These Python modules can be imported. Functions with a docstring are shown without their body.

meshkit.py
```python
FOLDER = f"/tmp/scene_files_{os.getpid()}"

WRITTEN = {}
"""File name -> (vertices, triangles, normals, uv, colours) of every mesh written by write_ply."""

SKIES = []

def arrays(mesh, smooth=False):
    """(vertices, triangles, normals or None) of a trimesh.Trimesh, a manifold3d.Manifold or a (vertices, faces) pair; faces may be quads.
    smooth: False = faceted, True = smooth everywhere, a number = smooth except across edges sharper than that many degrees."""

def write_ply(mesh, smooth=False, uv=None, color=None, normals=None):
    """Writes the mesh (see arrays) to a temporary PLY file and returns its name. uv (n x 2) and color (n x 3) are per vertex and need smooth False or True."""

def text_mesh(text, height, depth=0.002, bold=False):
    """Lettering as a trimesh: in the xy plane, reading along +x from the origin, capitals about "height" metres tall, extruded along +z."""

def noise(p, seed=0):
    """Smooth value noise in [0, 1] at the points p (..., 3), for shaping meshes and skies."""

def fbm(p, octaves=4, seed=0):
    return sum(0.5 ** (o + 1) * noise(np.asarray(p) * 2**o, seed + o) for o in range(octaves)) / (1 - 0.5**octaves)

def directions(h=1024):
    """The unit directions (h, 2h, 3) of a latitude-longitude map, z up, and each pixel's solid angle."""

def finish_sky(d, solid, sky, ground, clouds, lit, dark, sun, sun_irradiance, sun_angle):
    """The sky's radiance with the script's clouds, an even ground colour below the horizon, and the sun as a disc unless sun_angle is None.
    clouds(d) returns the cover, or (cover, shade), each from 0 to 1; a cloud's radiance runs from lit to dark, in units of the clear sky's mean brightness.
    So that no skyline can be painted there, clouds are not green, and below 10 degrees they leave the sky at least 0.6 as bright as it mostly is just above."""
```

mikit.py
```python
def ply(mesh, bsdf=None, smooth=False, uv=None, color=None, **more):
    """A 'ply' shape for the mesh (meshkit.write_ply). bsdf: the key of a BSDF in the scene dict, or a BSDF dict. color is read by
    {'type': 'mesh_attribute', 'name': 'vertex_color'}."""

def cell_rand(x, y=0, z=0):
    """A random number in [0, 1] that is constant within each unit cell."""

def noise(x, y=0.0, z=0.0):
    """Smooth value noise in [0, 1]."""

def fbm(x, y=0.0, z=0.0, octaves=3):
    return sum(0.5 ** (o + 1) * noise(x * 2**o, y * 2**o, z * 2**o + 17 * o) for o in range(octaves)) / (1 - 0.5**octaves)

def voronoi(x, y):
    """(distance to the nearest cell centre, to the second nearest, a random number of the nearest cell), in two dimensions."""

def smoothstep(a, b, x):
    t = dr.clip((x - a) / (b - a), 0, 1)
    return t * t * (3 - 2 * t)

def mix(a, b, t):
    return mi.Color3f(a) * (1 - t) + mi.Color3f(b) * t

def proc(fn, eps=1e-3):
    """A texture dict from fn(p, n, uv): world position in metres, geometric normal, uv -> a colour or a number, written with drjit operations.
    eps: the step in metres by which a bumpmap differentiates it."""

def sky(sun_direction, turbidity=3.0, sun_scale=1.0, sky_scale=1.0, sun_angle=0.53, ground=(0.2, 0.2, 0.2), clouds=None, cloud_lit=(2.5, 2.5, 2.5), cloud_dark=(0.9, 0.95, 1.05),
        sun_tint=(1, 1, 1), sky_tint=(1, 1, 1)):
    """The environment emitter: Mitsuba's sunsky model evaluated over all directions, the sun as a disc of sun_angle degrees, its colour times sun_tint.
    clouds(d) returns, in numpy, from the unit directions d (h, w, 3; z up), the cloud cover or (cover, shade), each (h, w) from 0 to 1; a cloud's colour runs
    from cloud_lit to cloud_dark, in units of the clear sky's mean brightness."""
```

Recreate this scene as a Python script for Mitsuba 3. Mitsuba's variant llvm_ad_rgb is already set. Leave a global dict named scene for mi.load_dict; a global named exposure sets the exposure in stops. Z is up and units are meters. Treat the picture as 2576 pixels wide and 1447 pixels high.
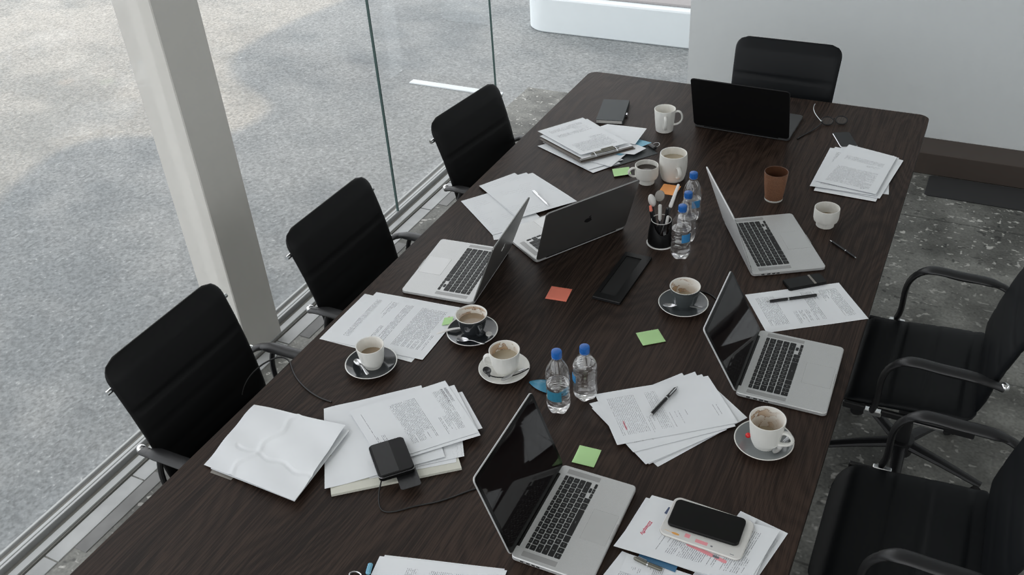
import math, random
import numpy as np, trimesh, shapely
from shapely.geometry import Polygon, Point, box as sbox
from shapely import affinity
import drjit as dr
import mitsuba as mi
import mikit, meshkit
from mikit import proc, noise, fbm, voronoi, cell_rand, smoothstep, mix

random.seed(7); rng = np.random.default_rng(7)
T = mi.ScalarTransform4f
scene, labels = {}, {}

# ------------------------------------------------------------------ camera, sky, exposure
EYE = np.array([0.0, 0.0, 2.594]); FWD = np.array([-0.39441, 0.71693, -0.57485]); UP = np.array([-0.21341, 0.53699, 0.81615])
scene['camera'] = {'type': 'perspective', 'fov': 57.217, 'fov_axis': 'x', 'near_clip': 0.05, 'far_clip': 500.0,
                   'to_world': T().look_at(origin=EYE.tolist(), target=(EYE + FWD).tolist(), up=UP.tolist())}
exposure = 6.5

def clouds(d):
    p = d / np.maximum(d[..., 2:3], 0.08)
    n = meshkit.fbm((p * 0.9).reshape(-1, 3), 4, 3).reshape(d.shape[:2])
    return np.clip(0.78 + (n - 0.5) * 0.9, 0, 1), np.clip(0.35 + (n - 0.5) * 1.2, 0, 1)
SUN = (0.27, 0.085, 0.96)
scene['sky'] = mikit.sky(SUN, turbidity=4.0, sun_scale=0.0115, sky_scale=0.10, sun_angle=1.3, ground=(0.12, 0.12, 0.12), clouds=clouds,
                         cloud_lit=(2.36, 2.32, 2.22), cloud_dark=(1.42, 1.45, 1.45), sky_tint=(1.05, 1.02, 0.92), sun_tint=(1.08, 1.0, 0.86))

# ------------------------------------------------------------------ materials
def pr(c, r=0.5, **k):
    return {'type': 'principled', 'base_color': c if isinstance(c, dict) else {'type': 'rgb', 'value': list(c)}, 'roughness': r, **k}
def two(b): return {'type': 'twosided', 'b': b}
def mat(key, b): scene[key] = two(b); return key

def f_wood(p, n, uv):
    x, y = p.x, p.y
    warp = fbm(x * 2.3, y * 0.75, 1.0, 3) * 1.6 + fbm(x * 7, y * 1.6, 4.0, 2) * 0.35
    ring = fbm(x * 9 + warp * 9, y * 0.5, 2.0, 2)
    g = x * 26 + warp * 22
    cath = dr.abs(g - dr.floor(g) - 0.5) * 2
    fine = noise(x * 420 + warp * 20, y * 9, 3.0)
    pore = noise(x * 900, y * 22, 9.0)
    v = 0.38 * ring + 0.17 * smoothstep(0.05, 0.9, cath) + 0.45 * fine
    c = mix((0.0125, 0.0076, 0.0058), (0.0400, 0.0248, 0.0182), smoothstep(0.2, 0.8, v))
    c = mix(c, (0.007, 0.005, 0.0045), smoothstep(0.72, 0.9, pore) * 0.6)
    return mix(c, (0.050, 0.029, 0.022), smoothstep(0.55, 0.8, fbm(x * 1.4, y * 1.1, 7.0, 2)) * 0.18)
def f_wood_h(p, n, uv):
    return noise(p.x * 420, p.y * 9, 3.0) * 0.6 + noise(p.x * 900, p.y * 22, 9.0) * 0.4
scene['wood'] = {'type': 'bumpmap', 'arbitrary': proc(f_wood_h, 5e-4), 'scale': 0.00012,
                 'bsdf': pr(proc(f_wood), 0.50, specular=0.17)}
mat('wood_edge', pr((0.012, 0.009, 0.008), 0.5))
mat('skirting', pr((0.060, 0.045, 0.037), 0.6))

def f_asphalt(p, n, uv):
    x, y = p.x, p.y
    big = fbm(x * 0.5, y * 0.5, 0.0, 3)
    mid = fbm(x * 3.0 + y, y * 4.0, 2.0, 3)
    sm = noise(x * 70, y * 75, 1.0); sm2 = noise(x * 150, y * 160, 5.0)
    c = mix((0.215, 0.229, 0.236), (0.305, 0.313, 0.312), smoothstep(0.3, 0.7, big * 0.55 + mid * 0.45))
    c = c * (0.66 + 0.44 * sm + 0.26 * sm2)
    return mix(c, (0.62, 0.62, 0.60), smoothstep(0.80, 0.95, sm * 0.65 + sm2 * 0.35) * 0.45)
scene['asphalt'] = two({'type': 'bumpmap', 'arbitrary': proc(lambda p, n, uv: noise(p.x * 70, p.y * 75, 1.0) + 0.6 * noise(p.x * 150, p.y * 160, 5.0), 1.5e-3),
                        'scale': 0.0025, 'bsdf': pr(proc(f_asphalt), 0.8)})
def f_concrete(p, n, uv):
    x, y = p.x, p.y
    big = fbm(x * 1.3, y * 1.3, 0.0, 4); mid = fbm(x * 7, y * 7, 3.0, 3)
    wx = x + 0.03 * (noise(x * 9, y * 9, 4.0) - 0.5); wy = y + 0.03 * (noise(x * 9, y * 9, 6.0) - 0.5)
    sp = 0.62 * noise(wx * 38, wy * 52, 1.0) + 0.38 * noise(wx * 90, wy * 110, 2.0); zone = smoothstep(0.36, 0.62, fbm(x * 2.2, y * 2.2, 11.0, 3))
    dk = 0.6 * noise(wx * 30, wy * 40, 7.0) + 0.4 * noise(wx * 80, wy * 90, 8.0)
    c = mix((0.095, 0.095, 0.087), (0.27, 0.27, 0.25), smoothstep(0.25, 0.75, big * 0.5 + mid * 0.5))
    c = mix(c, (0.52, 0.51, 0.48), smoothstep(0.70, 0.82, sp) * (0.35 + 0.65 * zone))
    c = mix(c, (0.028, 0.028, 0.027), smoothstep(0.69, 0.84, dk) * (0.25 + 0.4 * zone))
    c = c * (0.82 + 0.36 * noise(x * 130, y * 130, 2.0))
    jx = dr.abs(x / 1.2 - dr.floor(x / 1.2) - 0.5); jy = dr.abs((y - 0.37) / 1.2 - dr.floor((y - 0.37) / 1.2) - 0.5)
    return c * (1 - 0.45 * smoothstep(0.006, 0.002, dr.minimum(jx, jy)))
scene['concrete'] = two(pr(proc(f_concrete), 0.55, specular=0.4))
mat('floor_tile_a', pr(proc(lambda p, n, uv: mix((0.30, 0.31, 0.31), (0.52, 0.53, 0.53), fbm(p.x * 9, p.y * 9, 1.0, 3))), 0.45))
mat('floor_tile_b', pr(proc(lambda p, n, uv: mix((0.10, 0.10, 0.10), (0.24, 0.24, 0.235), fbm(p.x * 12, p.y * 9, 4.0, 3))), 0.5))
mat('white_wall', pr((0.66, 0.685, 0.69), 0.7))
mat('white_paint', pr((0.60, 0.585, 0.55), 0.6))
mat('ceiling', pr((0.70, 0.70, 0.69), 0.85))
mat('dark_room_wall', pr((0.66, 0.66, 0.65), 0.8))
mat('bench_white', pr((0.78, 0.83, 0.85), 0.5))
mat('bench_top', pr((0.36, 0.34, 0.34), 0.7))
mat('alu_frame', pr((0.40, 0.41, 0.41), 0.42, metallic=0.35))
mat('sill_grey', pr((0.20, 0.195, 0.18), 0.55))
mat('dark_gap', pr((0.010, 0.010, 0.010), 0.7))
mat('dark_floor_strip', pr((0.030, 0.030, 0.031), 0.9))
scene['pane'] = {'type': 'thindielectric', 'int_ior': 1.5}
mat('pane_edge', pr((0.055, 0.095, 0.090), 0.25))

mat('leather', pr((0.0034, 0.0035, 0.0038), 0.45, specular=0.22))
mat('leather_seat', pr((0.0042, 0.0052, 0.0064), 0.46, specular=0.22))
mat('black_plastic', pr((0.010, 0.010, 0.011), 0.38))
mat('black_rubber', pr((0.008, 0.008, 0.008), 0.8))
mat('chrome', pr((0.85, 0.86, 0.87), 0.14, metallic=1.0))
mat('steel', pr((0.62, 0.62, 0.63), 0.18, metallic=1.0))
mat('alu', pr(proc(lambda p, n, uv: mix((0.52, 0.525, 0.52), (0.58, 0.585, 0.58), noise(p.x * 900, p.y * 900, p.z * 900))), 0.42, metallic=0.45))
mat('alu_lid', pr((0.26, 0.26, 0.255), 0.38, metallic=0.85))
mat('alu_grille', pr((0.36, 0.36, 0.355), 0.5, metallic=0.4))
mat('trackpad', pr((0.545, 0.55, 0.545), 0.30, metallic=0.4))
mat('black_case', pr((0.0055, 0.0055, 0.0057), 0.38, specular=0.18))
mat('grey_deck', pr((0.055, 0.056, 0.057), 0.5, metallic=0.3))
mat('key', pr((0.0095, 0.0098, 0.010), 0.50, specular=0.35))
mat('legend', pr((0.34, 0.35, 0.35), 0.6))
mat('screen', pr((0.006, 0.0045, 0.0050), 0.04, specular=0.55))
mat('bezel', pr((0.005, 0.005, 0.005), 0.15, specular=0.28))

PAPER = (0.745, 0.762, 0.775)
def f_paper(p, n, uv):
    L = dr.floor(uv.x); u = uv.x - L; v = uv.y
    rows = 68.0
    r = dr.floor(v * rows); fr = v * rows - r
    b = dr.floor(v * 11.0 + cell_rand(L, 3, 1) * 3.0)
    kind = cell_rand(b, L, 11); k2 = cell_rand(b, L, 12); k3 = cell_rand(r, L, 13)
    full = kind > 0.42; blank = kind < 0.16
    left = dr.select(full, 0.13, dr.select(k2 > 0.6, 0.58, 0.13))
    right = dr.select(full, dr.select(k3 > 0.86, 0.35 + 0.4 * k3, 0.86), left + 0.10 + 0.22 * k3)
    on = (u > left) & (u < right) & (v > 0.07) & (v < 0.93) & ~blank
    on = on & ~(~full & (cell_rand(r, L, 14) > 0.62))
    word = cell_rand(dr.floor(u * 74 + k3 * 9), r, L) > 0.15
    ink = smoothstep(0.22, 0.36, fr) * smoothstep(0.74, 0.60, fr) * (0.45 + 0.9 * smoothstep(0.25, 0.6, noise(u * 330, r, L)))
    amt = dr.select(on & word & (L > 0.5) & (L < 19.5), ink * (0.42 + 0.20 * cell_rand(L, 8, 8)), 0.0)
    # faint pencil handwriting (layouts 20 and up)
    hv = v * 22; hw = hv - dr.floor(hv) - 0.5; h = dr.abs(hw - 0.55 * (noise(u * 52, dr.floor(hv), L) - 0.5)); h2 = smoothstep(0.10, 0.03, h) * smoothstep(0.52, 0.60, fbm(u * 3.2, v * 5.5, L, 2))
    amt = amt + dr.select(L > 19.5, h2 * 0.17, 0.0)
    c = mix(PAPER, (0.705, 0.722, 0.740), fbm(p.x * 11, p.y * 11, 1.0, 2))
    return mix(c, (0.07, 0.07, 0.085), dr.clip(amt, 0, 1))
mat('paper', pr(proc(f_paper), 0.75, specular=0.25))
mat('cream_card', pr((0.58, 0.575, 0.50), 0.6))
mat('red_ink', pr((0.50, 0.05, 0.09), 0.7))
mat('dark_ink', pr((0.16, 0.16, 0.18), 0.7))
mat('blue_ink', pr((0.075, 0.095, 0.17), 0.7))
mat('pink_ink', pr((0.75, 0.30, 0.33), 0.7))
mat('orange_ink', pr((0.70, 0.35, 0.10), 0.7))
mat('note_green', pr((0.42, 0.66, 0.30), 0.7))
mat('note_coral', pr((0.80, 0.215, 0.145), 0.7))
mat('note_orange', pr((0.86, 0.36, 0.115), 0.7))
mat('blue_card', pr((0.17, 0.40, 0.53), 0.55))
mat('deep_blue', pr((0.05, 0.15, 0.27), 0.5))
mat('teal_plastic', pr((0.045, 0.19, 0.29), 0.32))
mat('board_brown', pr((0.085, 0.070, 0.058), 0.5))
mat('charcoal_cover', pr((0.038, 0.044, 0.046), 0.6))
mat('page_block', pr((0.62, 0.61, 0.58), 0.7))

mat('ceramic', pr((0.70, 0.695, 0.66), 0.22, specular=0.5))
mat('ceramic_matt', pr((0.62, 0.61, 0.57), 0.5))
mat('ceramic_grey', pr((0.060, 0.068, 0.071), 0.14, specular=0.5))
mat('ceramic_slate', pr((0.024, 0.027, 0.030), 0.10, specular=0.6))
mat('saucer_grey', pr((0.175, 0.188, 0.190), 0.16, specular=0.5))
mat('brown_clay', pr(proc(lambda p, n, uv: mix((0.150, 0.068, 0.036), (0.205, 0.098, 0.055), noise(p.x * 300, p.y * 300, p.z * 300))), 0.55))
mat('brown_glaze', pr((0.075, 0.033, 0.018), 0.25))
def f_stain(p, n, uv):
    s = dr.floor(uv.x); a = uv.x - s; v = uv.y         # v: 0 at the bottom of the cup, 1 at the rim
    fx = dr.cos(a * 2 * math.pi) * 2.2; fy = dr.sin(a * 2 * math.pi) * 2.2
    m = fbm(fx + s * 3.1, fy + 5, v * 4, 4)
    side = smoothstep(0.0, 0.28, 0.32 - dr.minimum(dr.abs(a - 0.40), 1 - dr.abs(a - 0.40)))
    band = smoothstep(0.97, 0.90, v)
    blotch = smoothstep(0.42, 0.60, m) * side * band
    edge = smoothstep(0.05, 0.0, dr.abs(m - 0.52)) * side * band
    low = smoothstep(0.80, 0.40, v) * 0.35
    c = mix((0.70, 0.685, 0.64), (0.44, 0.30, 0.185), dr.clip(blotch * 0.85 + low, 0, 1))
    return mix(c, (0.20, 0.095, 0.045), edge * 0.8)
mat('stained', pr(proc(f_stain), 0.25))
mat('lining', pr((0.70, 0.685, 0.64), 0.25))
mat('milk_coffee', pr((0.285, 0.215, 0.145), 0.15))
mat('pale_coffee', pr((0.40, 0.34, 0.245), 0.2))
mat('black_coffee', pr((0.018, 0.010, 0.006), 0.05))
mat('red_gloss', pr((0.55, 0.02, 0.02), 0.3))
mat('white_plastic', pr((0.62, 0.61, 0.585), 0.35))
mat('grey_plastic', pr((0.20, 0.185, 0.165), 0.4))
mat('cap_blue', pr((0.010, 0.100, 0.36), 0.32))
mat('label_blue', pr((0.045, 0.22, 0.47), 0.4))
mat('label_teal', pr((0.030, 0.17, 0.26), 0.4))
scene['pet'] = {'type': 'thindielectric', 'int_ior': 1.57}
scene['water'] = {'type': 'dielectric', 'int_ior': 1.33, 'ext_ior': 1.0}
mat('wire_black', pr((0.008, 0.008, 0.008), 0.4))
mat('pen_black', pr((0.008, 0.008, 0.009), 0.25))
mat('olive_metal', pr((0.16, 0.155, 0.13), 0.35, metallic=0.6))

# ------------------------------------------------------------------ naming helpers
def numbered(k):
    if k not in scene and k not in labels: return k
    i = 1
    while f'{k}_{i:03d}' in scene or f'{k}_{i:03d}' in labels: i += 1
    return f'{k}_{i:03d}'
def obj(name, mesh, m, parent=None, smooth=30, uv=None, label=None, kind=None, M=None):
    """one entry of the scene; mesh may be a ply dict (shared)"""
    k = numbered(f'{parent}__{name}' if parent else name)
    d = dict(mesh) if isinstance(mesh, dict) else mikit.ply(mesh, m, smooth=(True if uv is not None and smooth else smooth), uv=uv)
    if M is not None: d['to_world'] = M
    scene[k] = d
    e = {}
    if label: e['label'] = label
    if kind: e['kind'] = kind
    if e: labels[k] = e
    return k
def thing(name, label, cat, group=None):
    k = numbered(name); labels[k] = {'label': label, 'category': cat}
    if group: labels[k]['group'] = group
    return k
def tag(k, label, cat, group=None):
    labels[k] = {'label': label, 'category': cat}
    if group: labels[k]['group'] = group
    return k
def struct(name, mesh, m, **k): return obj(name, mesh, m, kind='structure', **k)
def place(x, y, z=0, rz=0, s=None):
    M = T().translate([float(x), float(y), float(z)]).rotate([0, 0, 1], float(rz))
    return M.scale([float(v) for v in s]) if s is not None else M
def P4(M): return np.array(M.matrix, float)

# ------------------------------------------------------------------ mesh helpers
def loft(rings, cap=True):
    R = [np.asarray(r, float) for r in rings]; n = len(R[0]); V = np.vstack(R); F = []
    for i in range(len(R) - 1):
        a, b = i * n, (i + 1) * n
        j = np.arange(n); k = (j + 1) % n
        F += [np.stack([a + j, a + k, b + k], 1), np.stack([a + j, b + k, b + j], 1)]
    if cap:
        c0, c1 = len(V), len(V) + 1
        V = np.vstack([V, R[0].mean(0), R[-1].mean(0)]); j = np.arange(n); k = (j + 1) % n; b = (len(R) - 1) * n
        F += [np.stack([c0 + 0 * j, k, j], 1), np.stack([c1 + 0 * j, b + j, b + k], 1)]
    return trimesh.Trimesh(V, np.vstack(F), process=False)
def rrect(w, d, r, n=5):
    r = min(r, w / 2 - 1e-5, d / 2 - 1e-5); pts = []
    for cx, cy, a0 in ((w/2 - r, d/2 - r, 0), (-w/2 + r, d/2 - r, 90), (-w/2 + r, -d/2 + r, 180), (w/2 - r, -d/2 + r, 270)):
        for t in np.radians(a0 + np.linspace(0, 90, n)): pts.append((cx + r * math.cos(t), cy + r * math.sin(t)))
    return np.array(pts)
def slab(w, d, h, r=0.01, c=0.001, z0=0.0, n=5):
    """rounded-corner plate from z0 to z0+h with chamfered edges"""
    a = rrect(w, d, r, n); b = rrect(w - 2 * c, d - 2 * c, max(r - c, 1e-4), n)
    z = lambda q, t: np.c_[q, np.full(len(q), t)]
    return loft([z(b, z0), z(a, z0 + c), z(a, z0 + h - c), z(b, z0 + h)])
def bx(x0, x1, y0, y1, z0, z1):
    m = trimesh.creation.box((x1 - x0, y1 - y0, z1 - z0)); m.apply_translation(((x0 + x1) / 2, (y0 + y1) / 2, (z0 + z1) / 2)); return m
def chbox(x0, x1, y0, y1, z0, z1, c=0.003):
    m = slab(x1 - x0, y1 - y0, z1 - z0, c, c, n=2); m.apply_translation(((x0 + x1) / 2, (y0 + y1) / 2, z0)); return m
def lathe(prof, n=48, uv=False, s=0.0, fn=None):
    """prof: (r, z) list. With uv: (mesh, uv) whose u carries the integer s"""
    prof = np.asarray(prof, float); m = len(prof); t = np.linspace(0, 2 * math.pi, n + 1)
    R = prof[:, 0][:, None] * np.ones(n + 1); Z = prof[:, 1][:, None] * np.ones(n + 1)
    if fn is not None: R, Z = fn(R, Z, t[None, :])
    V = np.stack([R * np.cos(t), R * np.sin(t), Z], -1).reshape(-1, 3)
    i, j = np.meshgrid(np.arange(m - 1), np.arange(n), indexing='ij'); a = (i * (n + 1) + j).ravel()
    F = np.vstack([np.stack([a, a + 1, a + n + 2], 1), np.stack([a, a + n + 2, a + n + 1], 1)])
    if uv:
        zz = (prof[:, 1] - prof[:, 1].min()) / max(np.ptp(prof[:, 1]), 1e-9)
        U = np.stack([s + 0.0005 + 0.999 * np.broadcast_to(t / (2 * math.pi), R.shape), np.broadcast_to(zz[:, None], R.shape)], -1).reshape(-1, 2)
        return trimesh.Trimesh(V, F, process=False), U
    mesh = trimesh.Trimesh(V, F, process=True); return mesh
def frames(p):
    p = np.asarray(p, float); t = np.gradient(p, axis=0); t /= np.linalg.norm(t, axis=1, keepdims=True) + 1e-12
    u = np.cross(t[0], [0, 0, 1.0]); u = np.cross(t[0], [0, 1.0, 0]) if np.linalg.norm(u) < 1e-3 else u
    U = []
    for k in range(len(p)):
        u = u - t[k] * (u @ t[k]); u /= np.linalg.norm(u) + 1e-12; U.append(u.copy())
    U = np.array(U); return t, U, np.cross(t, U)
def tube(p, r, n=10, flat=1.0, cap=True):
    p = np.asarray(p, float); t, U, W = frames(p); r = np.broadcast_to(r, (len(p),)); a = np.linspace(0, 2 * math.pi, n, endpoint=False)
    return loft([p[k] + r[k] * (np.cos(a)[:, None] * U[k] + flat * np.sin(a)[:, None] * W[k]) for k in range(len(p))], cap)
def spline(p, n=24):
    from scipy.interpolate import CubicSpline
    p = np.asarray(p, float); s = np.r_[0, np.cumsum(np.linalg.norm(np.diff(p, axis=0), axis=1))]
    return CubicSpline(s, p)(np.linspace(0, s[-1], n))
def cat(*m): return trimesh.util.concatenate(list(m))
def mv(m, x=0, y=0, z=0, rz=0, rx=0, ry=0, s=None):
    m = m.copy()
    if s is not None: m.apply_scale(s)
    for a, ax in ((rx, [1, 0, 0]), (ry, [0, 1, 0]), (rz, [0, 0, 1])):
        if a: m.apply_transform(trimesh.transformations.rotation_matrix(math.radians(a), ax))
    m.apply_translation((x, y, z)); return m
def extr(poly, h, z0=0.0):
    gs = getattr(poly, 'geoms', [poly])
    m = cat(*[trimesh.creation.extrude_polygon(g, h, engine='earcut') for g in gs]); m.apply_translation((0, 0, z0)); return m

TZ = 0.75
# ================================================================== THE SETTING
X0, X1, Y0, Y1 = -2.66, 4.5, -2.6, 5.245
CEIL = 5.2
struct('floor', bx(-2.74, X1 + .2, Y0 - .2, 5.42, -0.2, 0.0), 'concrete', smooth=False)
struct('ground_outside', bx(-40, 40, -40, 40, -0.45, -0.004), 'asphalt', smooth=False)
_e = spline([(-2.9, -2.8, 0), (-3.0, 1.5, 0), (-3.25, 3.0, 0), (-3.6, 3.7, 0), (-3.62, 4.15, 0), (-3.2, 4.4, 0), (-2.74, 4.62, 0), (-2.72, 5.0, 0), (-3.1, 5.25, 0), (-3.5, 5.5, 0), (-3.7, 6.2, 0), (-3.8, 9.0, 0)], 90)
struct('ceiling', extr(Polygon([(q[0], q[1]) for q in _e] + [(X1 + 1.6, 9.0), (X1 + 1.6, -2.8)]), .35, CEIL), 'ceiling', smooth=False)   # roof outline made up: wavy eave casts the paving shade, right overhang blocks sun
struct('wall_back', bx(-1.57, X1 + .2, Y1, Y1 + 0.16, 0, CEIL), 'white_wall', smooth=False)
struct('wall_right', cat(bx(X1, X1 + .2, Y0, Y1, 0, 2.3), bx(X1, X1 + .2, Y0, Y1, 4.7, CEIL), bx(X1, X1 + .2, Y0, -1.6, 2.3, 4.7), bx(X1, X1 + .2, 4.6, Y1, 2.3, 4.7)), 'white_wall', smooth=False)
k = struct('window_6', bx(X1 + .08, X1 + .11, -1.6, 4.6, 2.3, 2.34), 'alu_frame')  # unseen high window, added to brighten the right side of the room
obj('pane', trimesh.Trimesh([[X1 + .1, -1.6, 2.34], [X1 + .1, 4.6, 2.34], [X1 + .1, 4.6, 4.7], [X1 + .1, -1.6, 4.7]], [[0, 1, 2], [0, 2, 3]], process=False), 'pane', k, smooth=False)
struct('wall_rear', bx(2.4, X1, Y0 - .2, Y0, 0, CEIL), 'dark_room_wall', smooth=False)
struct('baseboard_back', chbox(-1.50, X1, 5.05, Y1, 0.0, 0.127, 0.004), 'skirting')
col = obj('column', chbox(-2.79, -2.60, 2.29, 2.51, -0.01, CEIL, 0.004), 'white_paint')
tag(col, 'white square column rising from the floor at the glass wall behind the nearest chairs', 'column')

def window(i, y0, y1):
    k = f'window_{i}'
    struct(k, bx(X0 - .004, X0 + .004, y0 + .004, y1 - .004, CEIL - .03, CEIL), 'alu_frame')
    v = np.array([[X0, y0 + .004, .03], [X0, y1 - .004, .03], [X0, y1 - .004, CEIL - .03], [X0, y0 + .004, CEIL - .03]])
    obj('pane', trimesh.Trimesh(v, [[0, 1, 2], [0, 2, 3]], process=False), 'pane', k, smooth=False)
    for y in (y0, y1):
        obj('pane_edge', bx(X0 - .006, X0 + .006, y - .0035 if y == y1 else y, y if y == y1 else y + .0035, .03, CEIL - .03), 'pane_edge', k)
window(1, Y0, 1.00 - .9); window(2, 1.00 - .9, 2.305); window(3, 2.495, 3.612); window(4, 3.612, 4.812)
k = struct('window_5', bx(-2.60, 2.4, Y0 - .006, Y0 + .006, CEIL - .03, CEIL), 'alu_frame')
obj('pane', trimesh.Trimesh([[-2.6, Y0, 0], [2.4, Y0, 0], [2.4, Y0, CEIL - .03], [-2.6, Y0, CEIL - .03]], [[0, 1, 2], [0, 2, 3]], process=False), 'pane', k, smooth=False)
# floor track of the glazing: three rails with grooves between
struct('trim_1', bx(-2.735, -2.592, Y0, 4.812, 0.0, 0.009), 'sill_grey', smooth=False)
for a, b, h in ((-2.735, -2.722, .022), (-2.700, -2.684, .020), (-2.667, -2.653, .034), (-2.632, -2.598, .016)):
    obj('rail', chbox(a, b, Y0, 4.812, 0.0, h, .002), 'alu_frame', 'trim_1')
# pale stone tiles set in the floor along the window
yy = 0.55; i = 0
sizes = [.33, .26, .42, .30, .22, .38, .28, .35, .24, .40, .31, .27, .36]
while yy < 4.3:
    L = sizes[i % len(sizes)]
    obj('tile', chbox(-2.588, -2.522, yy, yy + L - .006, -0.002, .004, .0015), 'floor_tile_a', 'floor')
    if i % 2 == 0: obj('tile', chbox(-2.520, -2.462, yy + .07, yy + L + .05, -0.002, .003, .0015), 'floor_tile_b', 'floor')
    yy += L; i += 1
mk = obj('dark_floor_strip', slab(1.75, 0.23, 0.006, .02, .002), 'dark_floor_strip', M=place(0.76, 4.925, 0))  # flat dark strip on the floor along the baseboard
tag(mk, 'dark grey flat strip on the floor along the brown baseboard', 'floor strip')
kb = obj('reflection_strip', chbox(-3.58, -2.86, 5.215, 5.275, -0.004, .006, .002), 'bench_white')  # white strip laid on the ground in place of a reflection in the glass
tag(kb, 'thin white strip on the ground outside standing in for a reflection in the glass', 'reflection strip')
# low white bench beyond the glass
be = thing('low_bench', 'low white bench with rounded end and grey top beyond the glass wall', 'bench')
obj('base', mv(slab(2.05, 0.9, 0.27, .20, .01, n=9), -2.25, 6.87, -0.002), 'bench_white', be)
obj('top', mv(slab(1.9, 0.78, 0.018, .16, .006, n=9), -2.23, 6.90, 0.268), 'bench_top', be)
# building opposite, unseen directly: keeps reflections calm
# ================================================================== TABLE
tb = thing('conference_table', 'long dark brown wooden conference table crowded with laptops and papers', 'table')
ring = Polygon([(-1.737, .18), (-.144, .18), (-.144, 4.138), (-1.737, 4.138)])
ring = ring.buffer(-.045).buffer(.045, quad_segs=8)
def plate(poly, z0, z1, c):
    a = np.array(poly.exterior.coords)[:-1]; b = np.array(poly.buffer(-c, quad_segs=8).exterior.coords)[:-1]
    return a, b
R_ = lambda c, z: np.c_[np.array(affinity.scale(ring, 1 - 2 * c / 1.593, 1 - 2 * c / 3.958).exterior.coords)[:-1], np.full(len(ring.exterior.coords) - 1, z)][::-1 if not ring.exterior.is_ccw else 1]
obj('tabletop', loft([R_(.002, TZ - .002), R_(0, TZ - .003), R_(.002, TZ)] if 0 else [R_(0, TZ - .005), R_(.0, TZ - .0015), R_(.0015, TZ)]), 'wood', tb, smooth=False)
obj('edge_band', loft([R_(.004, TZ - .036), R_(0.0005, TZ - .033), R_(0.0005, TZ - .005)]), 'wood_edge', tb)
for x in (-1.55, -.33):
    for y in (.45, 3.85):
        obj('leg', chbox(x - .035, x + .035, y - .035, y + .035, 0, TZ - .036, .004), 'wood_edge', tb)
obj('apron', chbox(-1.5, -.38, .44, .46, .60, TZ - .036, .002), 'wood_edge', tb); obj('apron', chbox(-1.5, -.38, 3.84, 3.86, .60, TZ - .036, .002), 'wood_edge', tb)

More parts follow.
